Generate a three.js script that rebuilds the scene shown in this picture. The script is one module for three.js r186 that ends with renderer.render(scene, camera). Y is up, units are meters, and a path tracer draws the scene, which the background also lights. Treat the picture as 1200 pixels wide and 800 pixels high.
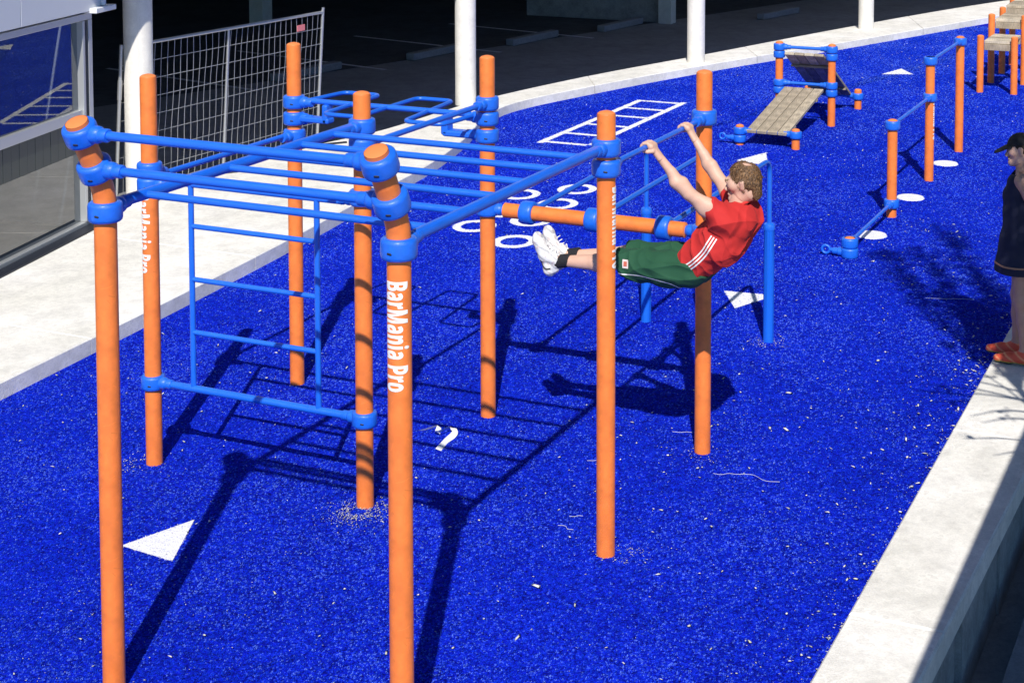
import * as THREE from 'three';
import { Sky } from 'three/addons/objects/Sky.js';
import { RoundedBoxGeometry } from 'three/addons/geometries/RoundedBoxGeometry.js';
import { TextGeometry } from 'three/addons/geometries/TextGeometry.js';
import { FontLoader } from 'three/addons/loaders/FontLoader.js';
import { TessellateModifier } from 'three/addons/modifiers/TessellateModifier.js';
import { mergeGeometries, toCreasedNormals } from 'three/addons/utils/BufferGeometryUtils.js';

// ---------------------------------------------------------------- camera, sky, sun, exposure
// Axes: x along the frame's short bays, -z along its long bays, origin at the foot of the post where the bays meet.
const scene = new THREE.Scene();
const camera = new THREE.PerspectiveCamera(50.873, 1.5, 0.1, 400);
camera.position.set(5.414, 4.416, 8.605);
camera.rotation.order = 'YXZ';
camera.rotation.set(-0.06452, 0.41313, 0.0011);
camera.setViewOffset(1400, 1772, 0, 971.9, 1200, 800);      // shifted lens: upright posts stay parallel
camera.updateProjectionMatrix();
scene.add(camera);

const SUN = new THREE.Vector3(0.428, 1, 0.981).normalize();
const sky = new Sky();
sky.name = 'sky'; sky.scale.setScalar(300); sky.userData.kind = 'structure';
sky.material.uniforms.sunPosition.value.copy(SUN);
sky.material.uniforms.turbidity.value = 2.2;
sky.material.uniforms.rayleigh.value = 0.7;
sky.material.uniforms.mieCoefficient.value = 0.004;
if (sky.material.uniforms.cloudCoverage) sky.material.uniforms.cloudCoverage.value = 0;
scene.add(sky);
scene.environmentIntensity = 0.14;
const sun = new THREE.DirectionalLight(new THREE.Color(1, 0.955, 0.88), 5);
sun.position.copy(SUN).multiplyScalar(40).add(new THREE.Vector3(0, 0, -8));
sun.target.position.set(0, 0, -8); scene.add(sun.target);
sun.castShadow = true; sun.shadow.mapSize.set(4096, 4096); sun.shadow.radius = 1;
Object.assign(sun.shadow.camera, { left: -26, right: 26, top: 26, bottom: -26, near: 1, far: 110 });
scene.add(sun);
const renderer = new THREE.WebGLRenderer({ antialias: true });
renderer.toneMapping = THREE.LinearToneMapping;
renderer.toneMappingExposure = 1.08;
renderer.shadowMap.enabled = true;

// ---------------------------------------------------------------- helpers
const V = (x, y, z) => new THREE.Vector3(x, y, z);
let seed = 20240611;
const rnd = () => { seed = (seed * 1664525 + 1013904223) >>> 0; return seed / 4294967296; };
const rr = (a, b) => a + (b - a) * rnd();
const taken = {};
const numbered = (n) => { const k = taken[n] = (taken[n] ?? -1) + 1; return k ? n + '_' + String(k).padStart(3, '0') : n; };
const lin = (r, g, b) => new THREE.Color().setRGB(r, g, b);
function mesh(name, geo, mat, parent) {
  const m = new THREE.Mesh(geo, mat); m.name = name; m.castShadow = m.receiveShadow = true;
  if (parent) parent.add(m); return m;
}
function thing(name, label, category, pos = [0, 0, 0], group) {
  const o = new THREE.Group(); o.name = numbered(name); o.position.set(...pos); o.userData = { label, category };
  if (group) o.userData.group = group; scene.add(o); return o;
}
function tag(m, label, category, group) { m.name = numbered(m.name); m.userData.label = label; m.userData.category = category; if (group) m.userData.group = group; scene.add(m); return m; }
function structure(m) { m.name = numbered(m.name); m.userData.kind = 'structure'; scene.add(m); return m; }
function cyl(a, b, r, seg = 16, r2 = r) {
  const d = b.clone().sub(a), g = new THREE.CylinderGeometry(r2, r, d.length(), seg, 1);
  g.applyQuaternion(new THREE.Quaternion().setFromUnitVectors(V(0, 1, 0), d.clone().normalize()));
  const c = a.clone().add(b).multiplyScalar(0.5); g.translate(c.x, c.y, c.z); return g;
}
function box(x0, x1, y0, y1, z0, z1, bev = 0.006) {
  const w = x1 - x0, h = y1 - y0, d = z1 - z0, r = Math.min(bev, w / 3, h / 3, d / 3);
  const g = new RoundedBoxGeometry(w, h, d, 1, r); g.translate((x0 + x1) / 2, (y0 + y1) / 2, (z0 + z1) / 2); return g;
}
// polyline with rounded corners -> tube
function bend(points, r, corner = 0.06, seg = 12, closed = false) {
  const path = new THREE.CurvePath(); let prev = points[0];
  for (let i = 1; i < points.length - 1; i++) {
    const p = points[i], a = points[i - 1].clone().sub(p), b = points[i + 1].clone().sub(p);
    const c = Math.min(corner, a.length() * 0.45, b.length() * 0.45);
    const p0 = p.clone().addScaledVector(a.normalize(), c), p1 = p.clone().addScaledVector(b.normalize(), c);
    path.add(new THREE.LineCurve3(prev, p0)); path.add(new THREE.QuadraticBezierCurve3(p0, p, p1)); prev = p1;
  }
  path.add(new THREE.LineCurve3(prev, points[points.length - 1]));
  const pts = []; for (const c of path.curves) { const n = c.isLineCurve3 ? 2 : 6; for (let k = 0; k < n; k++) pts.push(c.getPoint(k / n)); } pts.push(points[points.length - 1]);
  // sweep
  const pos = [], idx = [], N = pts.length; let up = V(0.123, 0.9, 0.21);
  for (let i = 0; i < N; i++) {
    const t = pts[Math.min(i + 1, N - 1)].clone().sub(pts[Math.max(i - 1, 0)]).normalize();
    const s = up.clone().addScaledVector(t, -up.dot(t)).normalize(), b = t.clone().cross(s); up = s;
    for (let k = 0; k <= seg; k++) { const a = k / seg * Math.PI * 2; const q = pts[i].clone().addScaledVector(s, Math.cos(a) * r).addScaledVector(b, Math.sin(a) * r); pos.push(q.x, q.y, q.z); }
  }
  for (let i = 0; i < N - 1; i++) for (let k = 0; k < seg; k++) { const a = i * (seg + 1) + k, b = a + seg + 1; idx.push(a, a + 1, b, b, a + 1, b + 1); }
  const c0 = pos.length / 3; pos.push(...pts[0].toArray(), ...pts[N - 1].toArray());
  for (let k = 0; k < seg; k++) { idx.push(c0, k + 1, k, c0 + 1, (N - 1) * (seg + 1) + k, (N - 1) * (seg + 1) + k + 1); }
  const g = new THREE.BufferGeometry(); g.setAttribute('position', new THREE.Float32BufferAttribute(pos, 3)); g.setIndex(idx); g.computeVertexNormals();
  g.setAttribute('uv', new THREE.Float32BufferAttribute(new Float32Array(pos.length / 3 * 2), 2)); return g;
}
const merge = (list) => mergeGeometries(list.map((g) => { const q = g.index ? g.toNonIndexed() : g; for (const k of Object.keys(q.attributes)) if (!['position', 'normal', 'uv'].includes(k)) q.deleteAttribute(k); if (!q.attributes.uv) q.setAttribute('uv', new THREE.Float32BufferAttribute(new Float32Array(q.attributes.position.count * 2), 2)); return q; }));
// uv in metres from position: planar by dominant normal axis
function metreUV(g, s = 1) {
  if (g.index) g = g.toNonIndexed(); const p = g.attributes.position, n = g.attributes.normal, uv = [];
  for (let i = 0; i < p.count; i++) {
    const ax = Math.abs(n.getX(i)), ay = Math.abs(n.getY(i)), az = Math.abs(n.getZ(i));
    if (ay >= ax && ay >= az) uv.push(p.getX(i) / s, -p.getZ(i) / s); else if (ax >= az) uv.push(p.getZ(i) / s, p.getY(i) / s); else uv.push(p.getX(i) / s, p.getY(i) / s);
  }
  g.setAttribute('uv', new THREE.Float32BufferAttribute(uv, 2)); return g;
}
// tiling value noise
function noiseGrid(n, s0) { let s = s0 >>> 0; const a = new Float32Array(n * n); for (let i = 0; i < a.length; i++) { s = (s * 1664525 + 1013904223) >>> 0; a[i] = s / 4294967296; } return a; }
function tileNoise(size, cells, s0) {
  const g = noiseGrid(cells, s0), out = new Float32Array(size * size), k = cells / size;
  for (let y = 0; y < size; y++) {
    const fy = y * k, y0 = Math.floor(fy), ty = fy - y0, sy = ty * ty * (3 - 2 * ty), r0 = (y0 % cells) * cells, r1 = ((y0 + 1) % cells) * cells;
    for (let x = 0; x < size; x++) {
      const fx = x * k, x0 = Math.floor(fx), tx = fx - x0, sx = tx * tx * (3 - 2 * tx), c0 = x0 % cells, c1 = (x0 + 1) % cells;
      const a = g[r0 + c0] + (g[r0 + c1] - g[r0 + c0]) * sx, b = g[r1 + c0] + (g[r1 + c1] - g[r1 + c0]) * sx;
      out[y * size + x] = a + (b - a) * sy;
    }
  }
  return out;
}
function texture(size, fn, srgb = true, metres = 1) {
  const d = new Uint8Array(size * size * 4);
  for (let i = 0, n = size * size; i < n; i++) { const c = fn(i, i % size, (i / size) | 0); d[i * 4] = c[0]; d[i * 4 + 1] = c[1]; d[i * 4 + 2] = c[2]; d[i * 4 + 3] = 255; }
  const t = new THREE.DataTexture(d, size, size); t.wrapS = t.wrapT = THREE.RepeatWrapping; t.magFilter = THREE.LinearFilter; t.minFilter = THREE.LinearMipmapLinearFilter; t.generateMipmaps = true;
  if (srgb) t.colorSpace = THREE.SRGBColorSpace; t.repeat.set(1 / metres, 1 / metres); t.needsUpdate = true; return t;
}

// ---------------------------------------------------------------- materials
const M = {};
{ // blue rubber-granule turf
  const S = 2048, a = tileNoise(S, 1024, 1), b = tileNoise(S, 520, 2), c = tileNoise(S, 210, 3), d = tileNoise(S, 61, 4), e = tileNoise(S, 9, 5), w = noiseGrid(S, 6);
  const mix = (p, q, t) => p + (q - p) * t, out = [0, 0, 0];
  const val = (i) => 0.34 * a[i] + 0.3 * b[i] + 0.18 * c[i] + 0.07 * d[i] + 0.05 * e[i] + 0.06 * w[i];
  const fn = (i) => {
    let v = (val(i) - 0.5) * 2.0 + 0.42 + (e[i] - 0.5) * 0.06; v = Math.max(0, Math.min(1, v));
    if (v < 0.5) { const t = v * 2; out[0] = mix(1, 4, t); out[1] = mix(4, 26, t); out[2] = mix(96, 186, t); } else { const t = (v - 0.5) * 2; out[0] = mix(4, 56, t * t); out[1] = mix(26, 94, t * t); out[2] = mix(186, 240, t); }
    return out;
  };
  const h = (i) => { const q = Math.max(0, Math.min(255, 128 + (val(i) - 0.5) * 420)); return [q, q, q]; };
  M.turf = new THREE.MeshPhysicalMaterial({ specularIntensity: 0.15, map: texture(S, fn, true, 5.2), bumpMap: texture(S, h, false, 5.2), bumpScale: 0.006, roughness: 0.92 });
}
function concrete(r, g, b, amp, s, rough = 0.9) {
  const S = 1024, n1 = tileNoise(S, 6, s), n2 = tileNoise(S, 23, s + 1), n3 = tileNoise(S, 90, s + 2), n4 = tileNoise(S, 400, s + 3), w = noiseGrid(S, s + 4), o = [0, 0, 0];
  const f = (i) => { let v = 1 + amp * (0.5 * (n1[i] - 0.5) + 0.7 * (n2[i] - 0.5) + 0.5 * (n3[i] - 0.5) + 0.5 * (n4[i] - 0.5) + 0.35 * (w[i] - 0.5)); if (n2[i] * n3[i] > 0.62) v -= amp * 0.5; o[0] = Math.min(255, r * v); o[1] = Math.min(255, g * v); o[2] = Math.min(255, b * (v + (n1[i] - 0.5) * amp * 0.12)); return o; };
  const hb = (i) => { const q = 128 + 90 * (n4[i] - 0.5) + 60 * (w[i] - 0.5) + 40 * (n3[i] - 0.5); return [q, q, q]; };
  return new THREE.MeshStandardMaterial({ map: texture(S, f, true, 3.3), bumpMap: texture(S, hb, false, 3.3), bumpScale: 0.003, roughness: rough });
}
M.concrete = concrete(228, 225, 218, 0.13, 11);
M.wallConcrete = concrete(158, 158, 157, 0.22, 31);
M.asphalt = concrete(84, 86, 90, 0.3, 51, 0.95);
M.path = concrete(138, 140, 144, 0.2, 71, 0.9);
M.lane = concrete(150, 152, 156, 0.16, 61, 0.9);
M.soffit = new THREE.MeshStandardMaterial({ color: lin(0.72, 0.72, 0.7), roughness: 0.9 });
M.column = concrete(226, 222, 214, 0.08, 91, 0.75);
function paint(r, g, b, rough, s) { // powder coat with faint orange-peel and handled patches
  const S = 256, n = tileNoise(S, 60, s), m = tileNoise(S, 7, s + 1), k = tileNoise(S, 22, s + 2);
  const rm = texture(S, (i) => { const q = 255 * Math.min(1, rough + 0.16 * (m[i] - 0.5) + 0.14 * (k[i] - 0.5)); return [q, q, q]; }, false, 0.5);
  const wear = new Float32Array(S * S).fill(1); { let q = s * 977; const rn = () => { q = (q * 1664525 + 1013904223) >>> 0; return q / 4294967296; }; for (let k = 0; k < 46; k++) { let x = rn() * S, y = rn() * S; const a = rn() * 6.283, l = 4 + 26 * rn() * rn(), v = rn() < 0.5 ? 0.86 : 1.1; for (let i = 0; i < l; i++) { wear[((y | 0) & 255) * S + ((x | 0) & 255)] = v; x += Math.cos(a); y += Math.sin(a); } } }
  const cm = texture(S, (i) => { const v = Math.min(255, 236 * wear[i] * (1 + 0.07 * (m[i] - 0.5) + 0.08 * (k[i] - 0.5) + 0.03 * (n[i] - 0.5))); return [v, v, v]; }, true, 0.7);
  return new THREE.MeshPhysicalMaterial({ color: lin(r * 1.17, g * 1.17, b * 1.17), map: cm, roughness: 1, roughnessMap: rm, bumpMap: texture(S, (i) => { const q = 255 * n[i]; return [q, q, q]; }, false, 0.25), bumpScale: 0.0004, clearcoat: 0.25, clearcoatRoughness: 0.3 });
}
M.orange = paint(0.85, 0.207, 0.036, 0.55, 101);
M.blue = paint(0.01, 0.14, 0.74, 0.42, 111);
M.cap = new THREE.MeshStandardMaterial({ color: lin(0.78, 0.22, 0.06), roughness: 0.65 });
M.darkSteel = new THREE.MeshStandardMaterial({ color: lin(0.03, 0.035, 0.05), roughness: 0.5, metalness: 0.5 });
M.white = new THREE.MeshStandardMaterial({ color: lin(0.82, 0.82, 0.8), roughness: 0.6 });
M.paintWhite = new THREE.MeshStandardMaterial({ roughness: 0.85 });
{ const S = 512, n = tileNoise(S, 170, 121), m = tileNoise(S, 30, 122), w = noiseGrid(S, 123);
  M.paintWhite.map = texture(S, (i) => { const v = n[i] * 0.6 + w[i] * 0.4, q = v < 0.16 + 0.1 * m[i] ? 150 : 232 + 16 * (m[i] - 0.5) + 22 * (w[i] - 0.5); return [q, q, Math.min(255, q + (q < 200 ? 60 : 4))]; }, true, 1.2);
  M.paintWhite.bumpMap = texture(S, (i) => { const q = 255 * n[i]; return [q, q, q]; }, false, 1.2); M.paintWhite.bumpScale = 0.004; }
M.galv = new THREE.MeshStandardMaterial({ color: lin(0.52, 0.53, 0.54), roughness: 0.45, metalness: 0.75 });
M.alu = new THREE.MeshStandardMaterial({ color: lin(0.55, 0.56, 0.56), roughness: 0.4, metalness: 0.6 });
function wood(s, r, g, b) {
  const S = 256, n = tileNoise(S, 40, s), k = tileNoise(S, 5, s + 1), w = noiseGrid(S, s + 2);
  const f = (i, x, y) => { const v = 0.78 + 0.4 * n[((y >> 2) % S) + ((x * 3) % S) * S] * 0.6 + 0.25 * (k[i] - 0.5) + 0.12 * (w[i] - 0.5); return [Math.min(255, r * v), Math.min(255, g * v), Math.min(255, b * v)]; };
  return new THREE.MeshStandardMaterial({ map: texture(S, f, true, 0.5), roughness: 0.85 });
}
M.wood = [wood(131, 192, 177, 154), wood(137, 170, 156, 135), wood(143, 204, 191, 169)];

// ---------------------------------------------------------------- ground, field, pavement, paths
// front edge of the pavement/kerb that bounds the field, and its back edge
const frontPts = [[-2.75, 9], [-3.15, 4], [-3.57, -0.5], [-3.75, -2.6], [-3.97, -4.77], [-4.25, -6.9], [-4.48, -8.7], [-4.85, -10.3], [-5.35, -11.9], [-5.48, -13], [-5.0, -15.05], [-3.92, -18.4], [-2.5, -22.1], [-0.72, -27.1], [1.4, -33], [4, -40]];
const backPts = [[-6.4, 9], [-6.4, 4], [-6.7, -0.5], [-6.8, -2.6], [-6.85, -4.77], [-6.75, -6.9], [-6.55, -8.7], [-6.2, -10.3], [-6.14, -11.9], [-6.05, -13.2], [-5.5, -15.9], [-4.5, -19.3], [-3.2, -23.9], [-1.5, -29.2], [0.7, -34.5], [3.4, -41]];
const frontCurve = new THREE.CatmullRomCurve3(frontPts.map(([x, z]) => V(x, 0, z)));
const backCurve = new THREE.CatmullRomCurve3(backPts.map(([x, z]) => V(x, 0, z)));
const NC = 120, FC = [], BC = [];
for (let i = 0; i <= NC; i++) { FC.push(frontCurve.getPoint(i / NC)); BC.push(backCurve.getPoint(i / NC)); }
function flat(points, y, holes) { // polygon in xz at height y, uv in metres
  const s = new THREE.Shape(points.map(([x, z]) => new THREE.Vector2(x, -z))); if (holes) s.holes = holes.map((h) => new THREE.Path(h.map(([x, z]) => new THREE.Vector2(x, -z))));
  const g = new THREE.ShapeGeometry(s); g.rotateX(-Math.PI / 2); g.translate(0, y, 0); return metreUV(g);
}
function prism(points, y0, y1, bev = 0.008) {
  const s = new THREE.Shape(points.map(([x, z]) => new THREE.Vector2(x, -z)));
  const g = new THREE.ExtrudeGeometry(s, { depth: y1 - y0 - 2 * bev, bevelEnabled: bev > 0, bevelSize: bev, bevelThickness: bev, bevelOffset: -bev, bevelSegments: 1, curveSegments: 4 });
  g.rotateX(-Math.PI / 2); g.translate(0, y0 + bev, 0); return metreUV(g);
}
structure(mesh('ground', metreUV(new THREE.PlaneGeometry(500, 500).rotateX(-Math.PI / 2).translate(0, -0.62, 0)), M.path));
{
  const pts = FC.map((p) => [p.x - 0.02, p.z]); pts.push([3.30, -40], [3.30, 9]);
  structure(mesh('turf_field', flat(pts, 0), M.turf));
}
// pavement and kerb in cast slabs with open joints
const pavement = new THREE.Group(); pavement.name = 'pavement'; pavement.userData.kind = 'structure'; scene.add(pavement);
{
  const step = 10;
  for (let i = 0; i < NC; i += step) {
    const a = [], b = [], n = Math.min(step, NC - i);
    for (let k = 0; k <= n; k++) { const t = i + k, e = k === 0 ? 0.002 : k === n ? -0.002 : 0; const f = frontCurve.getPoint(Math.min(1, Math.max(0, t / NC + e * 0.04))), q = backCurve.getPoint(Math.min(1, Math.max(0, t / NC + e * 0.04))); a.push([f.x, f.z]); b.push([q.x, q.z]); }
    mesh('slab', prism([...a, ...b.reverse()], -0.6, 0.14 - (i % 3) * 0.0008, 0.01), M.concrete, pavement);
  }
}
// asphalt of the covered car park behind the columns, a step lower
{
  const pts = BC.map((p) => [p.x + 0.02, p.z]); pts.push([-40, -60], [-40, 9]);
  structure(mesh('car_park_asphalt', flat(pts, -0.506), M.asphalt));
  const lane = BC.map((p) => [p.x + 0.02, p.z]); lane.push([0.5, -59], [-5.3, -40], [-9.15, -27.4], [-12.2, -17.4], [-15.5, -6.6], [-20, 8.9]);
  structure(mesh('car_park_lane', flat(lane, -0.5), M.lane));
}
// retaining kerb on the other side, with a drop to the lower path
const kerb = new THREE.Group(); kerb.name = 'retaining_kerb'; kerb.userData.kind = 'structure'; scene.add(kerb);
for (let z = 9; z > -40; z -= 2.9) { const xo = (q) => Math.min(3.9, 3.79 - 0.032 * (q - 1)); mesh('coping', prism([[3.285, z - 0.003], [3.285, z - 2.897], [xo(z - 2.9), z - 2.897], [xo(z), z - 0.003]], -0.05, 0.1, 0.012), M.concrete, kerb); }
for (let z = 9; z > -40; z -= 1.16) mesh('panel', metreUV(box(3.45, 3.74 + rr(-0.003, 0.003) - 0.032 * Math.max(-2.5, z - 1.6), -0.62, -0.052, z - 1.148, z, 0.008)), M.wallConcrete, kerb);
structure(mesh('lower_path', metreUV(box(4.02, 16, -0.62, -0.42, -60, 14, 0.01)), M.path));

// ---------------------------------------------------------------- terrace the photograph is taken from (casts the straight shade on the kerb)
{
  const t = thing('terrace', 'raised concrete terrace beside the lower path', 'terrace', [0, 0, 0]);
  mesh('deck', metreUV(box(4.9, 7.0, 2.5, 2.8, -9, 4.6, 0.01)), M.wallConcrete, t);
  for (const z of [-8, -2, 4]) mesh('pillar', metreUV(box(6.2, 6.6, -0.42, 2.497, z - 0.2, z + 0.2, 0.01)), M.wallConcrete, t);
}

// ---------------------------------------------------------------- building over the car park
{
  const t = thing('building', 'pale building raised on round white columns over a dark car park', 'building', [0, 0, 0]);
  // column line and slab edge
  const cols = [[-6.38, -5.5, 0.16], [-6.1, -12.65, 0.16], [-4.37, -18.15, 0.16], [-2.72, -24.0, 0.16], [-0.4, -30.5, 0.16]];
  for (const [x, z, r] of cols) { const g = cyl(V(x, 0.135, z), V(x, 3.2, z), r, 40); mesh('column', metreUV(g), M.column, t); }
  for (const [x, z, w] of [[-17.8, -23.7, 0.2], [-8.7, -27.9, 0.17]]) mesh('inner_pillar', metreUV(box(x - w, x + w, -0.5, 3.2, z - w, z + w, 0.01)), M.column, t);
  const edge = [[-3.2, 9], [-4.87, 1.5], [-6.24, -3.85], [-5.8, -3.95], [-5.76, -8], [-5.54, -11.37], [-4.9, -14.4], [-3.81, -16.87], [-2.16, -22.7], [0.16, -29.2], [3, -36]];
  const ov = [...edge, [3, -60], [-40, -60], [-40, 9]];
  mesh('floor_slab', prism(ov, 3.2, 3.6, 0.01), M.soffit, t);
  const up = [...edge.map(([x, z]) => [x - 0.15, z]), [2.5, -60], [-40, -60], [-40, 9]];
  mesh('upper_wall', prism(up, 3.603, 9, 0.01), M.column, t);
  mesh('rear_wall', metreUV(box(-30.2, -30, -0.5, 3.2, -60, 9, 0.01)), M.wallConcrete, t);
  mesh('end_wall', metreUV(box(-30, 3, -0.5, 3.2, -45.2, -45, 0.01)), M.wallConcrete, t);
  mesh('cross_wall', metreUV(box(-12.6, -8.95, -0.5, 3.2, -28.1, -27.95, 0.01)), M.wallConcrete, t);
  // glazed shop front: local axis d along the wall (away from the camera), n towards the field
  const d = V(-0.235, 0, -0.972).normalize(), n = V(0.972, 0, -0.235).normalize(), O = V(-6.335, 0.14, -4.62);
  const Q = new THREE.Matrix4().makeBasis(d.clone(), V(0, 1, 0), n.clone()).setPosition(O);   // wall runs from x = 0 towards the camera (negative x), z outwards
  const box0 = box, wbox = (x0, x1, ...q) => box0(-x1, -x0, ...q);
  const place = (g) => { g.applyMatrix4(Q); return g; };
  const win = mesh('window', place(wbox(-0.02, 9.5, 0.0, 0.06, -0.1, 0.06, 0.006)), M.alu, t);          // bottom rail
  mesh('frame', place(wbox(-0.02, 0.06, 0.062, 2.2, -0.08, 0.06, 0.006)), M.alu, win);
  mesh('frame', place(wbox(0.085, 0.15, 0.062, 2.2, -0.06, 0.05, 0.006)), M.darkSteel, win);
  mesh('frame', place(wbox(0.155, 0.2, 0.062, 2.2, -0.06, 0.07, 0.006)), M.alu, win);
  mesh('frame', place(wbox(-0.02, 9.5, 2.202, 2.27, -0.08, 0.06, 0.006)), M.alu, win);
  mesh('frame', place(wbox(3.3, 3.36, 0.062, 2.2, -0.06, 0.05, 0.006)), M.alu, win);
  const glass = new THREE.MeshPhysicalMaterial({ color: lin(0.3, 0.36, 0.42), roughness: 0.0, transmission: 1, thickness: 0, ior: 2.33, clearcoat: 1, clearcoatRoughness: 0, side: THREE.DoubleSide });
  mesh('pane', place(new THREE.PlaneGeometry(3.1, 2.14).translate(-1.75, 1.131, 0)), glass, win);
  mesh('pane', place(new THREE.PlaneGeometry(6.14, 2.14).translate(-6.43, 1.131, 0)), glass, win);
  const inside = new THREE.MeshStandardMaterial({ color: lin(0.45, 0.46, 0.47), roughness: 0.9 });
  mesh('room_floor', place(wbox(0.2, 9.5, -0.02, 0.0, -4, -0.11, 0.002)), inside, t);
  mesh('room_wall', place(wbox(-0.02, 9.5, 0, 3.0, -4.2, -4.02, 0.01)), inside, t);
  mesh('room_wall', place(wbox(-0.02, 0.1, 0, 3.0, -4.0, -0.11, 0.01)), inside, t);
  mesh('room_ceiling', place(wbox(0.12, 9.5, 2.9, 3.0, -4.0, -0.11, 0.01)), inside, t);
  mesh('transom', place(wbox(0.202, 9.5, 1.15, 1.26, -0.05, 0.045, 0.006)), M.alu, win);
  const spandrel = new THREE.MeshStandardMaterial({ color: lin(0.045, 0.055, 0.05), roughness: 0.45 });
  for (let k = 0; k < 62; k++) mesh('spandrel_slat', place(wbox(0.204 + k * 0.15, 0.204 + k * 0.15 + 0.1485, 0.8, 1.147, -0.035, 0.012 + 0.002 * (k % 2), 0.004)), spandrel, win);
  // white cladding above the glazing, a flashing at its end
  const clad = new THREE.MeshStandardMaterial({ color: lin(0.74, 0.75, 0.77), roughness: 0.55 });
  for (let k = 0; k < 5; k++) mesh('cladding_panel', place(wbox(-0.1 + k * 1.6 + 0.004, -0.1 + (k + 1) * 1.6 - 0.004, 2.3, 3.05, -0.06, 0.12, 0.006)), clad, t);
  mesh('flashing', place(wbox(-0.3, 0.14, 2.275, 2.33, -0.1, 0.2, 0.008)), clad, t);
  mesh('flashing_cap', place(wbox(-0.16, -0.105, 2.332, 2.42, -0.04, 0.16, 0.02)), clad, t);
  mesh('sill_strip', place(wbox(-0.05, 9.5, -0.004, 0.02, 0.065, 0.2, 0.004)), M.darkSteel, t);
}
// wheel stops and parking lines in the shade
const stopG = metreUV(box(-0.11, 0.11, 0, 0.16, -0.95, 0.95, 0.03));
for (const [x, z, a] of [[-12.2, -17.4, -0.12], [-11.2, -20.8, -0.12], [-10.3, -23.6, -0.12], [-9.4, -26.6, -0.12], [-6.6, -30.4, -0.2]]) {
  const m = mesh('wheel_stop', stopG, M.lane); m.position.set(x, -0.498, z); m.rotation.y = a;
  tag(m, 'grey concrete wheel stop on the shaded car park floor', 'wheel stop', 'wheel stops in the car park');
}
for (const [x, z, a] of [[-13.3, -19.1, 1.35], [-12.3, -22.2, 1.35], [-11.4, -25.1, 1.35], [-14.2, -16, 1.35]]) {
  const m = mesh('parking_line', metreUV(box(-0.05, 0.05, 0, 0.004, -2.2, 2.2, 0.001)), M.paintWhite); m.position.set(x, -0.497, z); m.rotation.y = a;
  tag(m, 'white painted line between shaded parking bays', 'parking line', 'parking bay lines');
}

// ---------------------------------------------------------------- climbing frame
const R = 0.0565, LU = 1.7217, LV = 1.7016, KF = 2.3987;
const POST = { B: [-LV, 0], E: [0, 0], G: [LV, 0], D: [-LV, -LU], F: [0, -LU], H: [LV, -LU], A: [0, KF], C: [LV, KF] };
const font = await new FontLoader().loadAsync('fonts/droid/droid_sans_bold.typeface.json');
const shaftUV = (g, r) => { const p = g.attributes.position, u = []; for (let i = 0; i < p.count; i++) u.push(Math.atan2(p.getZ(i), p.getX(i)) * r, p.getY(i)); g.setAttribute('uv', new THREE.Float32BufferAttribute(u, 2)); return g; };
const latheG = (prof, seg = 36) => toCreasedNormals(new THREE.LatheGeometry(prof.map(([a, b]) => new THREE.Vector2(a, b)), seg), 0.7);
const capG = latheG([[0.0001, 0.018], [0.02, 0.0165], [0.042, 0.010], [R - 0.002, 0.0]], 28);
function postMesh(parent, x, z, h, r = R) {
  const m = mesh('post', shaftUV(new THREE.LatheGeometry([[r, 0], [r, h - 0.006], [r - 0.004, h]].map(([a, b]) => new THREE.Vector2(a, b)), 36), r), M.orange, parent);
  m.position.set(x, -0.002, z); const c = mesh('cap', capG, M.cap, m); c.position.y = h; return m;
}
const ringG = latheG([[0.057, -0.05], [0.074, -0.05], [0.083, -0.043], [0.086, -0.03], [0.086, 0.03], [0.083, 0.043], [0.074, 0.05], [0.057, 0.05]], 36);
const bossG = latheG([[0.044, 0.05], [0.044, 0.105], [0.041, 0.118], [0.034, 0.126], [0.034, 0.165], [0.031, 0.172], [0.0001, 0.172]], 20);
const slotG = new THREE.CapsuleGeometry(0.006, 0.014, 3, 8).rotateZ(Math.PI / 2 - 0.15).scale(1, 1, 0.5);
const clampCache = {};
// clamp ring at p; dirs are the directions (local to the ring) in which it holds a bar
function clamp(parent, p, dirs = [], tilt = 0, scale = 1, slot = 0.35) {
  const key = dirs.map((d) => d.toArray().map((v) => v.toFixed(2)).join()).join('|');
  clampCache[key] ??= merge([ringG.clone(), ...dirs.map((d) => bossG.clone().applyQuaternion(new THREE.Quaternion().setFromUnitVectors(V(0, 1, 0), d)))]);
  const m = mesh('clamp', clampCache[key], M.blue, parent); m.position.copy(p); m.rotation.x = tilt; m.scale.setScalar(scale);
  if (slot !== null) { const s = mesh('bolt', slotG, M.darkSteel, m); s.position.set(Math.sin(slot) * 0.086, -0.01, Math.cos(slot) * 0.086); s.rotation.y = slot; }
  return m;
}
const X = V(1, 0, 0), NX = V(-1, 0, 0), Z = V(0, 0, 1), NZ = V(0, 0, -1);
const frame = thing('climbing_frame', 'large calisthenics frame of orange posts and blue bars with monkey bars and ladder', 'climbing frame', [0, 0, 0]);
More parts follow.
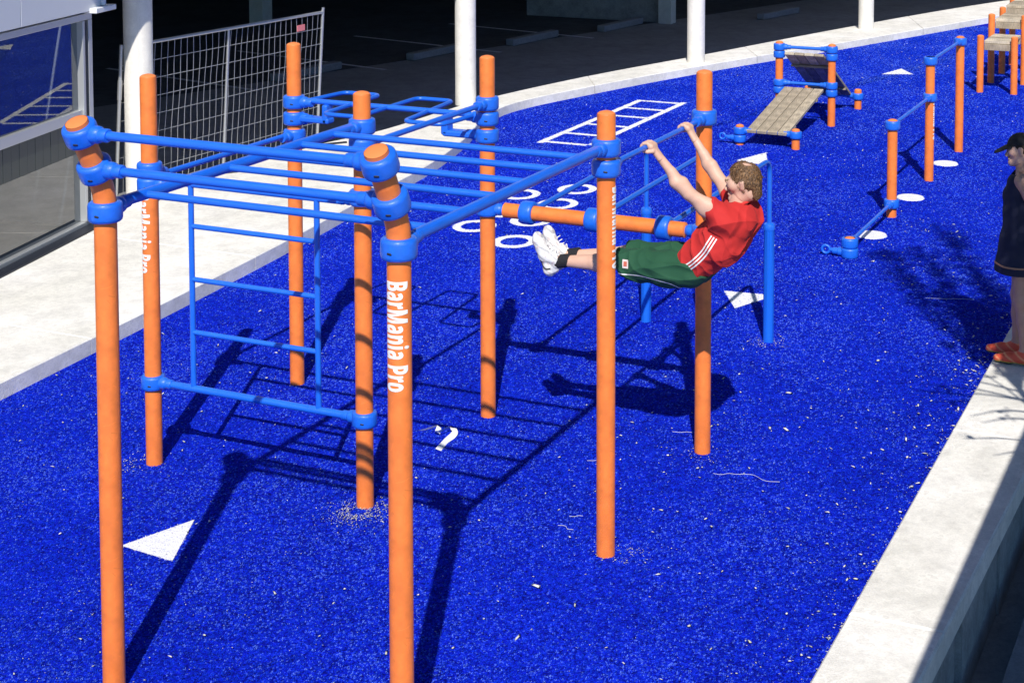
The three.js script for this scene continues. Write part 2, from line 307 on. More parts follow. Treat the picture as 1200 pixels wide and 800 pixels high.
function lettering(post, r, top, length, a0, capArc = 0.078, y0 = 0) { // text wrapped on the post, read downwards; a0 = angle of the baseline
  const g = new TextGeometry('BarMania Pro', { font, size: 1, depth: 0.01, curveSegments: 3, bevelEnabled: true, bevelSize: 0.012, bevelThickness: 0.001, bevelSegments: 1 });
  g.computeBoundingBox(); const bb = g.boundingBox, sx = length / (bb.max.x - bb.min.x), sy = capArc / 0.73;
  let q = new TessellateModifier(0.16, 6).modify(g.toNonIndexed()); const p = q.attributes.position;
  for (let i = 0; i < p.count; i++) { const a = a0 + p.getY(i) * sy / r, rad = r + 0.0006 + (p.getZ(i) > 0.005 ? 0.0014 : 0); p.setXYZ(i, Math.sin(a) * rad, top - (p.getX(i) - bb.min.x) * sx + y0, Math.cos(a) * rad); }
  q.deleteAttribute('normal'); q.computeVertexNormals(); return mesh('lettering', q, M.white, post);
}
const posts = {};
for (const k of 'BEGDFH') posts[k] = postMesh(frame, ...POST[k], 2.7);
// the two posts at the open end lean outwards at the top
function bentPost(x, z) {
  const pts = [V(0, 0, 0), V(0, 2.5, 0)]; const arc = 0.46, rad = 0.32;
  for (let k = 1; k <= 8; k++) { const a = arc * k / 8; pts.push(V(0, 2.5 + Math.sin(a) * rad, (1 - Math.cos(a)) * rad)); }
  const e = pts[pts.length - 1], dir = V(0, Math.cos(arc), Math.sin(arc)); pts.push(e.clone().addScaledVector(dir, 0.36));
  const seg = 36, pos = [], nor = [], uv = [], idx = [];
  pts.forEach((p, i) => { const t = pts[Math.min(i + 1, pts.length - 1)].clone().sub(pts[Math.max(i - 1, 0)]).normalize(), b = V(0, -t.z, t.y); // b ~ +z perpendicular
    for (let k = 0; k <= seg; k++) { const a = k / seg * Math.PI * 2, c = Math.cos(a), s = Math.sin(a); const q = p.clone().addScaledVector(X, c * R).addScaledVector(b, s * R); pos.push(q.x, q.y, q.z); nor.push(c, b.y * s, b.z * s); uv.push(a * R, p.y); } });
  for (let i = 0; i < pts.length - 1; i++) for (let k = 0; k < seg; k++) { const a = i * (seg + 1) + k, b = a + seg + 1; idx.push(a, b, a + 1, b, b + 1, a + 1); }
  const g = new THREE.BufferGeometry(); g.setAttribute('position', new THREE.Float32BufferAttribute(pos, 3)); g.setAttribute('normal', new THREE.Float32BufferAttribute(nor, 3)); g.setAttribute('uv', new THREE.Float32BufferAttribute(uv, 2)); g.setIndex(idx);
  const m = mesh('post', g, M.orange, frame); m.position.set(x, -0.002, z);
  const c = mesh('cap', capG, M.cap, m); c.position.copy(pts[pts.length - 1]); c.rotation.x = arc; c.scale.y = 0.5;
  return { m, at: (s) => e.clone().addScaledVector(dir, s).add(V(x, 0, z)), arc };
}
const bA = bentPost(...POST.A), bC = bentPost(...POST.C); posts.A = bA.m; posts.C = bC.m;
lettering(posts.C, R, 2.335, 0.51, -0.66); lettering(posts.G, R, 2.262, 0.495, 1.13); lettering(posts.B, R, 1.9, 0.55, -1.28);
const bar = (name, a, b, r) => mesh(name, cyl(a, b, r, 18), M.blue, frame);
const P = (k, y) => V(POST[k][0], y, POST[k][1]);
const between = (name, k, l, y, r, pad = 0.14) => { const a = P(k, y), b = P(l, y), d = b.clone().sub(a).normalize(); return bar(name, a.clone().addScaledVector(d, pad), b.clone().addScaledVector(d, -pad), r); };
// monkey bars: two side rails, six rungs, two bars across the leaning tops
between('rail', 'A', 'E', 2.5, 0.03); between('rail', 'C', 'G', 2.5, 0.03);
for (let k = 1; k <= 6; k++) bar('rung', V(0.02, 2.5, 0.35 * k), V(LV - 0.02, 2.5, 0.35 * k), 0.0195);
clamp(frame, P('A', 2.478), [NZ.clone().applyAxisAngle(X, 0.1)], 0, 1, 0.2); clamp(frame, P('C', 2.478), [NZ.clone().applyAxisAngle(X, 0.1)], 0, 1, 0);
for (const s of [0.07, 0.29]) { clamp(frame, bA.at(s), [X], bA.arc, 1, 0.3); clamp(frame, bC.at(s), [NX], bC.arc, 1, 0.3); bar('cross_bar', bA.at(s).add(V(0.14, 0, 0)), bC.at(s).add(V(-0.14, 0, 0)), 0.0225); }
clamp(frame, P('E', 2.49), [Z]); clamp(frame, P('E', 2.365), [NZ]); clamp(frame, P('G', 2.495), [Z], 0, 1.02); clamp(frame, P('G', 2.372), [NZ], 0, 1.02);
// bars between the posts behind
between('pull_up_bar', 'E', 'F', 2.36, 0.02); clamp(frame, P('F', 2.36), [Z]);
between('pull_up_bar', 'G', 'H', 2.375, 0.0175); clamp(frame, P('H', 2.385), [Z.clone().applyAxisAngle(X, 0.06)], 0, 1.02);
between('pull_up_bar', 'B', 'D', 2.0, 0.02); clamp(frame, P('B', 2.06), [NZ.clone().applyAxisAngle(X, -0.3)]); clamp(frame, P('D', 1.985), [Z]);
// hanging ladder between two posts
between('pull_up_bar', 'B', 'E', 1.985, 0.02); clamp(frame, P('B', 1.955), [X.clone().applyAxisAngle(Z, 0.1)]); clamp(frame, P('E', 2.03), [NX.clone().applyAxisAngle(Z, 0.2)]);
between('lower_bar', 'B', 'E', 0.578, 0.025); clamp(frame, P('B', 0.578), [X], 0, 0.95); clamp(frame, P('E', 0.578), [NX], 0, 0.95);
for (const x of [-1.357, -0.35]) bar('ladder_upright', V(x, 0.585, 0), V(x, 1.98, 0), 0.0195);
for (const y of [1.70, 1.335, 0.97]) bar('ladder_rung', V(-1.35, y, 0), V(-0.357, y, 0), 0.0175);
// serpentine grip bar between the far posts
between('grip_bar', 'D', 'F', 2.265, 0.021); clamp(frame, P('D', 2.25), [X]); clamp(frame, P('F', 2.248), [NX]);
clamp(frame, P('D', 2.12), [X]); clamp(frame, P('F', 2.118), [NX]);
{ const z0 = -LU, y = 2.262, w = (x, o) => V(x, y, z0 - o);
  mesh('grip_loops', bend([w(-1.59, 0), w(-1.53, 0.46), w(-1.2, 0.46), w(-1.16, -0.42), w(-0.86, -0.42), w(-0.86, 0.46), w(-0.54, 0.46), w(-0.46, -0.43), w(-0.14, -0.43), w(-0.1, 0)], 0.0165, 0.07), M.blue, frame);
  mesh('bracket', merge([box(-1.62, -1.36, 2.1, 2.145, z0 - 0.05, z0 + 0.05, 0.02), box(-1.42, -1.37, 2.1, 2.25, z0 - 0.05, z0 + 0.05, 0.015)]), M.blue, frame);
  mesh('bracket', merge([box(-0.36, -0.09, 2.09, 2.14, z0 - 0.05, z0 + 0.05, 0.02), box(-0.37, -0.31, 2.1, 2.25, z0 - 0.05, z0 + 0.05, 0.015)]), M.blue, frame); }
// orange cross beam carrying three dip bars that end on blue posts
{ const y = 1.572, z = -LU;
  const beam = mesh('beam', shaftUV(new THREE.CylinderGeometry(R - 0.002, R - 0.002, 1.42, 32, 1), R).rotateZ(Math.PI / 2), M.orange, frame); beam.position.set(0.855, y, z);
  for (const s of [-1, 1]) { const c = mesh('cap', capG, M.cap, beam); c.position.x = 0.71 * s; c.rotation.z = -s * Math.PI / 2; c.scale.set(0.95, 0.6, 0.95); }
  clamp(frame, P('F', y), [X], 0, 1, null); clamp(frame, P('H', y), [NX], 0, 1, null);
  for (const [x, zb, xe] of [[0.335, -4.3, 0.235], [0.86, -4.26, 0.805], [1.405, -4.21, 1.4]]) {
    const c = clamp(frame, V(x, y, z), [V(0, 0, -1)], 0, 1, null); c.rotation.z = Math.PI / 2;
    mesh('dip_bar', bend([V(x, y, z - 0.12), V(xe, y, zb), V(xe, 0.95, zb)], 0.021, 0.13, 16), M.blue, frame);
    const s = mesh('blue_post', merge([latheG([[0.0001, 1.03], [0.03, 1.03], [0.046, 1.02], [0.05, 1.005], [0.05, 0.97], [0.046, 0.965], [0.046, 0]], 28)]), M.blue, frame); s.position.set(xe, 0, zb);
  } }

// ---------------------------------------------------------------- stepped hurdle bars
function eyelet(parent, p, dir) { const g = new THREE.TorusGeometry(0.04, 0.014, 10, 20); const m = mesh('eyelet', merge([g, cyl(V(0.045, 0, 0), V(0.13, 0, 0), 0.018, 10, 0.03)]), M.blue, parent); m.position.copy(p); m.rotation.y = dir; return m; }
{
  const t = thing('hurdle_bars', 'row of orange posts of rising height joined by thin blue bars beside white discs', 'hurdle bars', [1.36, 0, -7.08]);
  const zs = [0, -1.84, -3.84, -5.76], hs = [0.2, 1.1, 1.52, 1.56];
  const ps = zs.map((z, i) => postMesh(t, 0, z, hs[i]));
  lettering(ps[2], R, 1.08, 0.56, 1.05);
  const b = (i, j, y) => { mesh('bar', cyl(V(0, y, zs[i] - 0.1), V(0, y, zs[j] + 0.1), 0.021, 14), M.blue, t); clamp(t, V(0, y, zs[i]), [NZ], 0, 1, null); clamp(t, V(0, y, zs[j]), [Z], 0, 1, null); };
  b(0, 1, 0.155); b(1, 2, 1.045); b(2, 3, 1.5);
  clamp(t, V(0, 0.052, 0), [NX], 0, 1.02, null); eyelet(t, V(-0.25, 0.06, 0), 0);
}
// ---------------------------------------------------------------- balance ramp
{
  const t = thing('balance_ramp', 'low wooden plank ramp hung between orange posts with a second plank behind', 'ramp', [-1.1, 0, -13.9]);
  const hx = 0.4, rows = [[1.82, 0.27], [0, 1.2], [-1.55, 0.3]];
  for (const [z, h] of rows) for (const s of [-1, 1]) postMesh(t, s * hx, z, h);
  const rail = (z, y) => { for (const s of [-1, 1]) clamp(t, V(s * hx, y, z), [V(-s, 0, 0)], 0, 1, null); mesh('bar', cyl(V(-hx + 0.1, y, z), V(hx - 0.1, y, z), 0.024, 14), M.blue, t); };
  rail(0, 1.13); rail(0, 0.6); rail(1.82, 0.2); rail(-1.55, 0.2);
  for (const s of [-1, 1]) for (const y of [1.02, 0.49]) clamp(t, V(s * hx, y, 0), [], 0, 1, null);
  clamp(t, V(-hx, 0.09, 1.82), [NX], 0, 1, null); eyelet(t, V(-hx - 0.25, 0.1, 1.82), 0);
  const plank = (x, za, ya, zb, yb, w, th) => { const len = Math.hypot(zb - za, yb - ya), g = metreUV(box(-w / 2, w / 2, -th / 2, th / 2, -len / 2, len / 2, 0.008)); const m = mesh('plank', g, M.wood[(rnd() * 3) | 0], t); m.position.set(x, (ya + yb) / 2, (za + zb) / 2); m.rotation.x = Math.atan2(yb - ya, -(zb - za)); return m; };
  for (let k = 0; k < 4; k++) { const x = -0.225 + k * 0.15; plank(x, 1.86, 0.2, 0.06, 0.53, 0.142, 0.045); plank(x, 0.08, 1.05, -1.55, 0.22, 0.142, 0.045); }
  for (const [z, y] of [[1.5, 0.215], [0.4, 0.415]]) mesh('batten', box(-0.3, 0.3, y, y + 0.035, z - 0.04, z + 0.04, 0.006), M.wood[1], t);
  for (const [z, y] of [[-0.3, 0.8], [-1.2, 0.345]]) mesh('batten', box(-0.3, 0.3, y, y + 0.035, z - 0.04, z + 0.04, 0.006), M.wood[1], t);
}
// ---------------------------------------------------------------- stepping platforms
{
  const t = thing('stepping_platform', 'stepped wooden platforms on orange posts near the curved kerb', 'platform', [1.03, 0, -17.79]);
  const deck = (z0, z1, y) => { for (let k = 0; k < 5; k++) { const w = (z0 - z1 - 0.1) / 5; mesh('plank', metreUV(box(-0.225, 0.225, y - 0.05, y, z0 - 0.05 - (k + 1) * w + 0.004, z0 - 0.05 - k * w - 0.004, 0.008)), M.wood[(rnd() * 3) | 0], t); }
    for (const s of [z0 - 0.06, z1 + 0.06]) mesh('beam', metreUV(box(-0.22, 0.22, y - 0.16, y - 0.053, s - 0.03, s + 0.03, 0.006)), M.wood[1], t); };
  for (const [z, h] of [[0, 0.94], [-1.03, 1.18], [-2.15, 1.18], [-3.25, 1.3]]) for (const s of [-0.275, 0.275]) postMesh(t, s, z, h);
  deck(0, -1.03, 0.86); deck(-1.03, -2.15, 1.1); deck(-2.15, -3.25, 1.22);
}

// ---------------------------------------------------------------- ground markings and flush discs
const Y1 = 0.003;
function marking(name, geos, label, cat, group) { const m = mesh(name, metreUV(merge(geos)), M.paintWhite); return tag(m, label, cat, group); }
const rect = (x0, x1, z0, z1, y = Y1) => flat([[x0, z0], [x1, z0], [x1, z1], [x0, z1]], y);
{ const gs = [rect(-4.13, -4.03, -14.8, -11.05), rect(-3.41, -3.31, -14.86, -11.2)];
  for (const z of [-11.17, -11.85, -12.6, -13.38, -14.07, -14.75]) gs.push(rect(-4.03, -3.41, z - 0.05, z + 0.05));
  marking('agility_ladder_marking', gs, 'white agility ladder painted flat on the blue field', 'ground marking'); }
for (const [x, z] of [[-2.74, -6.64], [-2.05, -6.24], [-2.28, -7.12], [-2.95, -8.19], [-2.34, -7.94], [-2.44, -8.71], [-2.72, -7.36]]) {
  const c = (r) => { const a = []; for (let k = 0; k < 40; k++) a.push([x + r * Math.cos(k / 40 * 6.2832), z + r * 1.15 * Math.sin(k / 40 * 6.2832)]); return a; };
  marking('hop_ring_marking', [flat(c(0.235), Y1, [c(0.145).reverse()])], 'white hopping ring painted on the blue field behind the climbing frame', 'ground marking', 'hopping rings on the field');
}
const tri = (pts, label) => marking('arrow_marking', [flat(pts, Y1)], label, 'ground marking');
tri([[-1.06, 1.1], [-0.88, 0.62], [-0.64, 1.14]], 'white painted arrowhead beside the leaning post of the climbing frame');
tri([[0.57, -5.45], [1.06, -5.5], [0.84, -4.97]], 'white painted arrowhead beside the end post of the dip bars');
tri([[-1.21, -11.06], [-1.0, -11.7], [-0.72, -10.92]], 'white painted arrowhead before the low end of the plank ramp');
tri([[-1.18, -18.97], [-1.0, -19.75], [-0.66, -19.2]], 'white painted arrowhead beyond the plank ramp towards the kerb');
for (const [i, z] of [-8.03, -9.91, -11.98].entries()) {
  const g = new THREE.CylinderGeometry(0.155, 0.165, 0.014, 40); const m = mesh('stepping_disc', metreUV(g), M.paintWhite); m.position.set(1.355, 0.0075, z);
  tag(m, ['white disc on the field under the lowest hurdle bar', 'white disc on the field under the middle hurdle bar', 'white disc on the field under the highest hurdle bar'][i], 'disc', 'white discs under the hurdle bars');
}


// pile of the turf: short upright fibres, dyed white where the markings are
{
  const polys = [];
  for (const o of scene.children) if (/_marking/.test(o.name)) { const p = o.geometry.attributes.position; for (let i = 0; i < p.count; i += 3) polys.push([p.getX(i), p.getZ(i), p.getX(i + 1), p.getZ(i + 1), p.getX(i + 2), p.getZ(i + 2)]); }
  const cellOf = new Map(), key = (i, j) => i * 4096 + j, cs = 0.25;
  for (const t of polys) { const x0 = Math.min(t[0], t[2], t[4]), x1 = Math.max(t[0], t[2], t[4]), z0 = Math.min(t[1], t[3], t[5]), z1 = Math.max(t[1], t[3], t[5]); for (let i = Math.floor(x0 / cs); i <= Math.floor(x1 / cs); i++) for (let j = Math.floor(z0 / cs); j <= Math.floor(z1 / cs); j++) { const k = key(i + 500, j + 500); if (!cellOf.has(k)) cellOf.set(k, []); cellOf.get(k).push(t); } }
  const sgn = (ax, az, bx, bz, x, z) => (x - bx) * (az - bz) - (ax - bx) * (z - bz);
  const inMark = (x, z) => { const l = cellOf.get(key(Math.floor(x / cs) + 500, Math.floor(z / cs) + 500)); if (!l) return false; for (const t of l) { const a = sgn(t[0], t[1], t[2], t[3], x, z), b = sgn(t[2], t[3], t[4], t[5], x, z), c = sgn(t[4], t[5], t[0], t[1], x, z); if (!((a < 0 || b < 0 || c < 0) && (a > 0 || b > 0 || c > 0))) return true; } return false; };
  const fib = []; for (const [dx, dz, a, h, l] of [[0, 0, 0.3, 1, 0.35], [0.6, 0.3, 1.6, 0.8, -0.5], [-0.5, 0.5, 2.6, 0.9, 0.6], [0.1, -0.6, 4.1, 0.7, 0.7], [-0.6, -0.3, 5.3, 0.85, -0.3]]) { const c = Math.cos(a) * 0.24, s = Math.sin(a) * 0.24, tx = dx - Math.sin(a) * l * 0.8, tz = dz + Math.cos(a) * l * 0.8; fib.push(dx - c, 0, dz - s, dx + c, 0, dz + s, tx, h, tz); }
  const g = new THREE.BufferGeometry(); g.setAttribute('position', new THREE.Float32BufferAttribute(fib, 3)); g.computeVertexNormals();
  const frontX = (() => { const t = new Map(); for (let i = 0; i < 4000; i++) { const p = frontCurve.getPoint(i / 4000); t.set(Math.round(p.z * 10), p.x); } return (z) => t.get(Math.round(z * 10)) ?? -4; })();
  const N = 880000, mats = new Float32Array(N * 16), cols = new Float32Array(N * 3); let n = 0, guard = 0;
  while (n < N && guard++ < 3e6) {
    const t = Math.pow(rnd(), 1.75), z = 3.6 - 30 * t, lo = Math.max(frontX(z) + 0.015, -6), x = lo + (3.28 - lo) * rnd(); if (z > 1 && x < -3.2) continue;
    const far = 0.9 + t * 1.3, s = 0.0062 * far * rr(0.7, 1.3), h = s * rr(0.7, 1.2), a = rnd() * 6.283, c = Math.cos(a) * s, q = Math.sin(a) * s, o = n * 16;
    mats[o] = c; mats[o + 2] = -q; mats[o + 5] = h; mats[o + 8] = q; mats[o + 10] = c; mats[o + 12] = x; mats[o + 13] = 0.001; mats[o + 14] = z; mats[o + 15] = 1;
    const v = rnd(); let r, G, b;
    const patch = 0.18 + 0.12 * Math.sin(x * 2.3 + 1.7 * Math.sin(z * 1.1)) * Math.sin(z * 1.9 + 1.3 * Math.sin(x * 1.6));
    if (inMark(x + rr(-0.009, 0.009), z + rr(-0.012, 0.012)) && rnd() < 0.95) { r = G = b = 0.55 + 0.33 * v; } else if (v < patch) { const k = rnd(); r = 0.03 + 0.13 * k; G = 0.1 + 0.2 * k; b = 0.75 + 0.2 * k; } else { const k = (v - patch) / (1 - patch); r = 0.001 + 0.005 * k; G = 0.011 + 0.043 * k; b = 0.28 + 0.5 * k; }
    cols[n * 3] = r; cols[n * 3 + 1] = G; cols[n * 3 + 2] = b; n++;
  }
  const im = new THREE.InstancedMesh(g, new THREE.MeshPhysicalMaterial({ color: 0xffffff, roughness: 0.8, specularIntensity: 0.2, side: THREE.DoubleSide }), n);
  im.instanceMatrix.array.set(mats.subarray(0, n * 16)); im.instanceColor = new THREE.InstancedBufferAttribute(cols.subarray(0, n * 3), 3);
  im.name = 'turf_pile'; im.userData = { label: 'short blue fibres of the artificial turf field', category: 'turf', kind: 'stuff' }; im.castShadow = im.receiveShadow = true; scene.add(im);
}

// ---------------------------------------------------------------- temporary mesh fence
{
  const t = thing('mesh_fence', 'galvanised temporary mesh fence panel on the pavement beside the car park', 'fence', [-6.6, 0.14, -5.34]);
  const end = V(0.19, 0, -3.72), h = 1.82, lean = V(0.12, 0, 0), up = V(lean.x, h, 0);
  const at = (s, v) => end.clone().multiplyScalar(s).addScaledVector(up, v);
  const bow = (s) => 0.0;
  mesh('upright', cyl(at(0, -0.0), at(0, 1), 0.021, 12), M.galv, t); mesh('upright', cyl(at(1, 0), at(1, 1.02), 0.021, 12), M.galv, t); mesh('upright', cyl(at(0.49, 0.05), at(0.49, 0.985), 0.017, 12), M.galv, t);
  mesh('coupler', cyl(at(0, 0.66), at(0, 0.78), 0.026, 12), M.galv, t);
  mesh('top_rail', cyl(at(0, 0.985), at(1, 0.985), 0.02, 12), M.galv, t); mesh('bottom_rail', cyl(at(0, 0.06), at(1, 0.06), 0.018, 12), M.galv, t);
  const wv = (a, b, r) => { const pts = []; for (let k = 0; k <= 6; k++) pts.push(a.clone().lerp(b, k / 6).add(V(0.004 * Math.sin(k * 2.4 + a.z * 7), 0, 0.012 * Math.sin(k * 1.9 + a.z * 3.3)))); return bend(pts, r, 0.2, 5); };
  for (let k = 1; k < 34; k++) mesh('wire', wv(at(k / 34, 0.06), at(k / 34, 0.985), 0.0042), M.galv, t);
  for (let k = 1; k < 8; k++) mesh('wire', cyl(at(0, 0.06 + 0.925 * k / 8), at(1, 0.06 + 0.925 * k / 8), 0.0042, 6), M.galv, t);
  const tagM = new THREE.MeshStandardMaterial({ color: lin(0.7, 0.2, 0.22), roughness: 0.6 });
  const g = mesh('tag', box(-0.004, 0.004, -0.04, 0.04, -0.085, 0.085, 0.002), tagM, t); g.position.copy(at(0.87, 0.9)).add(V(0.02, 0, 0));
  for (const s of [0.0, 0.49, 1]) { const f = mesh('foot', merge([box(-0.3, 0.42, 0.0, 0.02, -0.02, 0.02, 0.004), cyl(V(0.0, 0.02, 0), V(0.0, 0.12, 0), 0.027, 10)]), M.darkSteel, t); f.position.copy(at(s, 0)); f.rotation.y = 0.9; }
}

// ---------------------------------------------------------------- litter
{
  const flake = new THREE.BufferGeometry(); flake.setAttribute('position', new THREE.Float32BufferAttribute([-0.5, 0, -0.3, 0.5, 0.12, -0.2, 0.35, 0, 0.4, -0.4, 0.2, 0.35, 0, 0.3, 0], 3)); flake.setIndex([0, 4, 1, 1, 4, 2, 2, 4, 3, 3, 4, 0, 0, 1, 2, 0, 2, 3]); flake.computeVertexNormals();
  const list = []; const q = new THREE.Quaternion(), m4 = new THREE.Matrix4();
  const add = (x, z, s) => list.push([x, z, s]);
  const edgeX = (z) => { let b = -4; for (const p of FC) if (Math.abs(p.z - z) < 0.4) b = p.x; return b; };
  for (let i = 0; i < 8600; i++) { const z = 6 - 34 * Math.pow(rnd(), 1.1), lo = edgeX(z) + 0.05, x = lo + (3.25 - lo) * rnd(); const c = Math.sin(x * 1.7 + 2) * Math.sin(z * 0.9) * 0.5 + 0.6; if (rnd() < c) add(x, z, 0.006 + 0.02 * Math.pow(rnd(), 5)); }
  for (let i = 0; i < 700; i++) { const z = 5 - 14 * rnd(); add(3.25 - 0.5 * Math.pow(rnd(), 3), z, 0.007 + 0.02 * Math.pow(rnd(), 4)); }
  for (const [x, z, n, sp] of [[0.02, 0.12, 520, 0.13], [-LV - 0.08, 0.05, 90, 0.11], [LV + 0.1, -0.02, 90, 0.1], [1.42, -4.15, 110, 0.11], [1.7, -1.65, 70, 0.12], [0.5, -6, 60, 0.4]])
    for (let i = 0; i < n; i++) { const a = rnd() * 6.283, r = 0.05 + sp * Math.abs(rnd() + rnd() + rnd() - 1.5) * 1.6; add(x + Math.cos(a) * r, z + Math.sin(a) * r, 0.0035 + 0.007 * rnd()); }
  for (let i = 0; i < 160; i++) add(rr(1.2, 3.2), rr(-9, 2), 0.014 + 0.022 * Math.pow(rnd(), 3));
  const im = new THREE.InstancedMesh(flake, new THREE.MeshStandardMaterial({ color: 0xffffff, roughness: 0.8, side: THREE.DoubleSide }), list.length);
  list.forEach(([x, z, s], i) => { q.setFromEuler(new THREE.Euler(rr(-0.4, 0.4), rnd() * 6.28, rr(-0.4, 0.4))); m4.compose(V(x, 0.009, z), q, V(s * rr(0.8, 2), s, s)); im.setMatrixAt(i, m4); const v = rr(0.5, 0.85); im.setColorAt(i, lin(v, v * rr(0.93, 1), v * rr(0.8, 1))); });
  im.name = 'dry_petal_litter'; im.userData = { label: 'pale dry petals and chips scattered over the blue field', category: 'litter', kind: 'stuff' }; im.castShadow = im.receiveShadow = true; scene.add(im);
}
{ // a twisted strip of white tape
  const pts = [[-0.42, -1.2, 0.004], [-0.3, -1.24, 0.012], [-0.2, -1.32, 0.03], [-0.17, -1.25, 0.012], [-0.13, -1.2, 0.04], [-0.09, -1.3, 0.045], [-0.04, -1.28, 0.03], [-0.03, -1.12, 0.01], [-0.01, -0.98, 0.006]].map(([x, z, y]) => V(x, y, z));
  const c = new THREE.CatmullRomCurve3(pts), n = 60, pos = [], idx = [];
  for (let i = 0; i <= n; i++) { const t = i / n, p = c.getPoint(t), d = c.getTangent(t), w = 0.006 + 0.017 * Math.sin(Math.min(1, t * 1.8) * 1.57), tw = Math.sin(t * 9) * 0.9, s = V(-d.z, 0, d.x).normalize().multiplyScalar(Math.cos(tw) * w).add(V(0, Math.abs(Math.sin(tw)) * w, 0)); for (const k of [-1, 1]) { const q = p.clone().addScaledVector(s, k); pos.push(q.x, Math.max(0.003, q.y), q.z); } if (i < n) idx.push(i * 2, i * 2 + 1, i * 2 + 2, i * 2 + 2, i * 2 + 1, i * 2 + 3); }
  const g = new THREE.BufferGeometry(); g.setAttribute('position', new THREE.Float32BufferAttribute(pos, 3)); g.setIndex(idx); g.computeVertexNormals();
  const wm = M.white.clone(); wm.side = THREE.DoubleSide; tag(mesh('tape_strip', g, wm), 'crumpled strip of white tape lying on the blue field under the monkey bars', 'tape');
}
{ // fine pale threads caught in the pile
  const gs = [];
  for (const [x0, z0, x1, z1, b] of [[1.903, -1.379, 2.046, -1.427, 0.1], [2.046, -1.427, 2.36, -1.427, -0.12], [1.285, -0.377, 1.364, -0.412, 0.1], [1.277, -0.225, 1.391, -0.209, -0.15], [1.382, -1.963, 1.523, -2.008, 0.05], [2.372, -5.977, 2.797, -6.107, 0.02], [1.029, -1.231, 1.141, -1.345, 0.12]]) { const a = V(x0, 0.009, z0), e = V(x1, 0.009, z1), n = V(-(z1 - z0), 0, x1 - x0); const c = new THREE.CatmullRomCurve3([a, a.clone().lerp(e, 0.35).addScaledVector(n, b), a.clone().lerp(e, 0.7).addScaledVector(n, -b * 0.6), e]); gs.push(new THREE.TubeGeometry(c, 16, 0.0011, 5)); }
  const m = mesh('thread_litter', merge(gs), M.white); m.userData = { label: 'fine pale threads caught in the blue turf', category: 'litter', kind: 'stuff' }; scene.add(m);
}
// small weeds at the foot of the kerb
const leafM = new THREE.MeshStandardMaterial({ color: lin(0.1, 0.14, 0.03), roughness: 0.8, side: THREE.DoubleSide });
for (const [x, z, n, s, lab] of [[-3.62, -0.62, 26, 0.05, 'small green weed growing at the kerb foot near the leaning post'], [-3.15, -20.35, 22, 0.06, 'small green weed growing at the foot of the far curved kerb'], [-5.1, -1.95, 16, 0.07, 'dry tuft of grass on the pale pavement before the window']]) {
  const pos = [], y0 = lab.startsWith('dry') ? 0.14 : 0;
  for (let i = 0; i < n; i++) { const a = rnd() * 6.28, l = s * rr(0.6, 1.4), e = rr(0.3, 1.2), w = 0.006; const tx = Math.cos(a) * l * Math.cos(e), tz = Math.sin(a) * l * Math.cos(e), ty = l * Math.sin(e); pos.push(-Math.sin(a) * w, 0, Math.cos(a) * w, Math.sin(a) * w, 0, -Math.cos(a) * w, tx, ty, tz); }
  const g = new THREE.BufferGeometry(); g.setAttribute('position', new THREE.Float32BufferAttribute(pos, 3)); g.computeVertexNormals(); const m = mesh('weed', g, leafM); m.position.set(x, y0, z); tag(m, lab, 'plant');
}

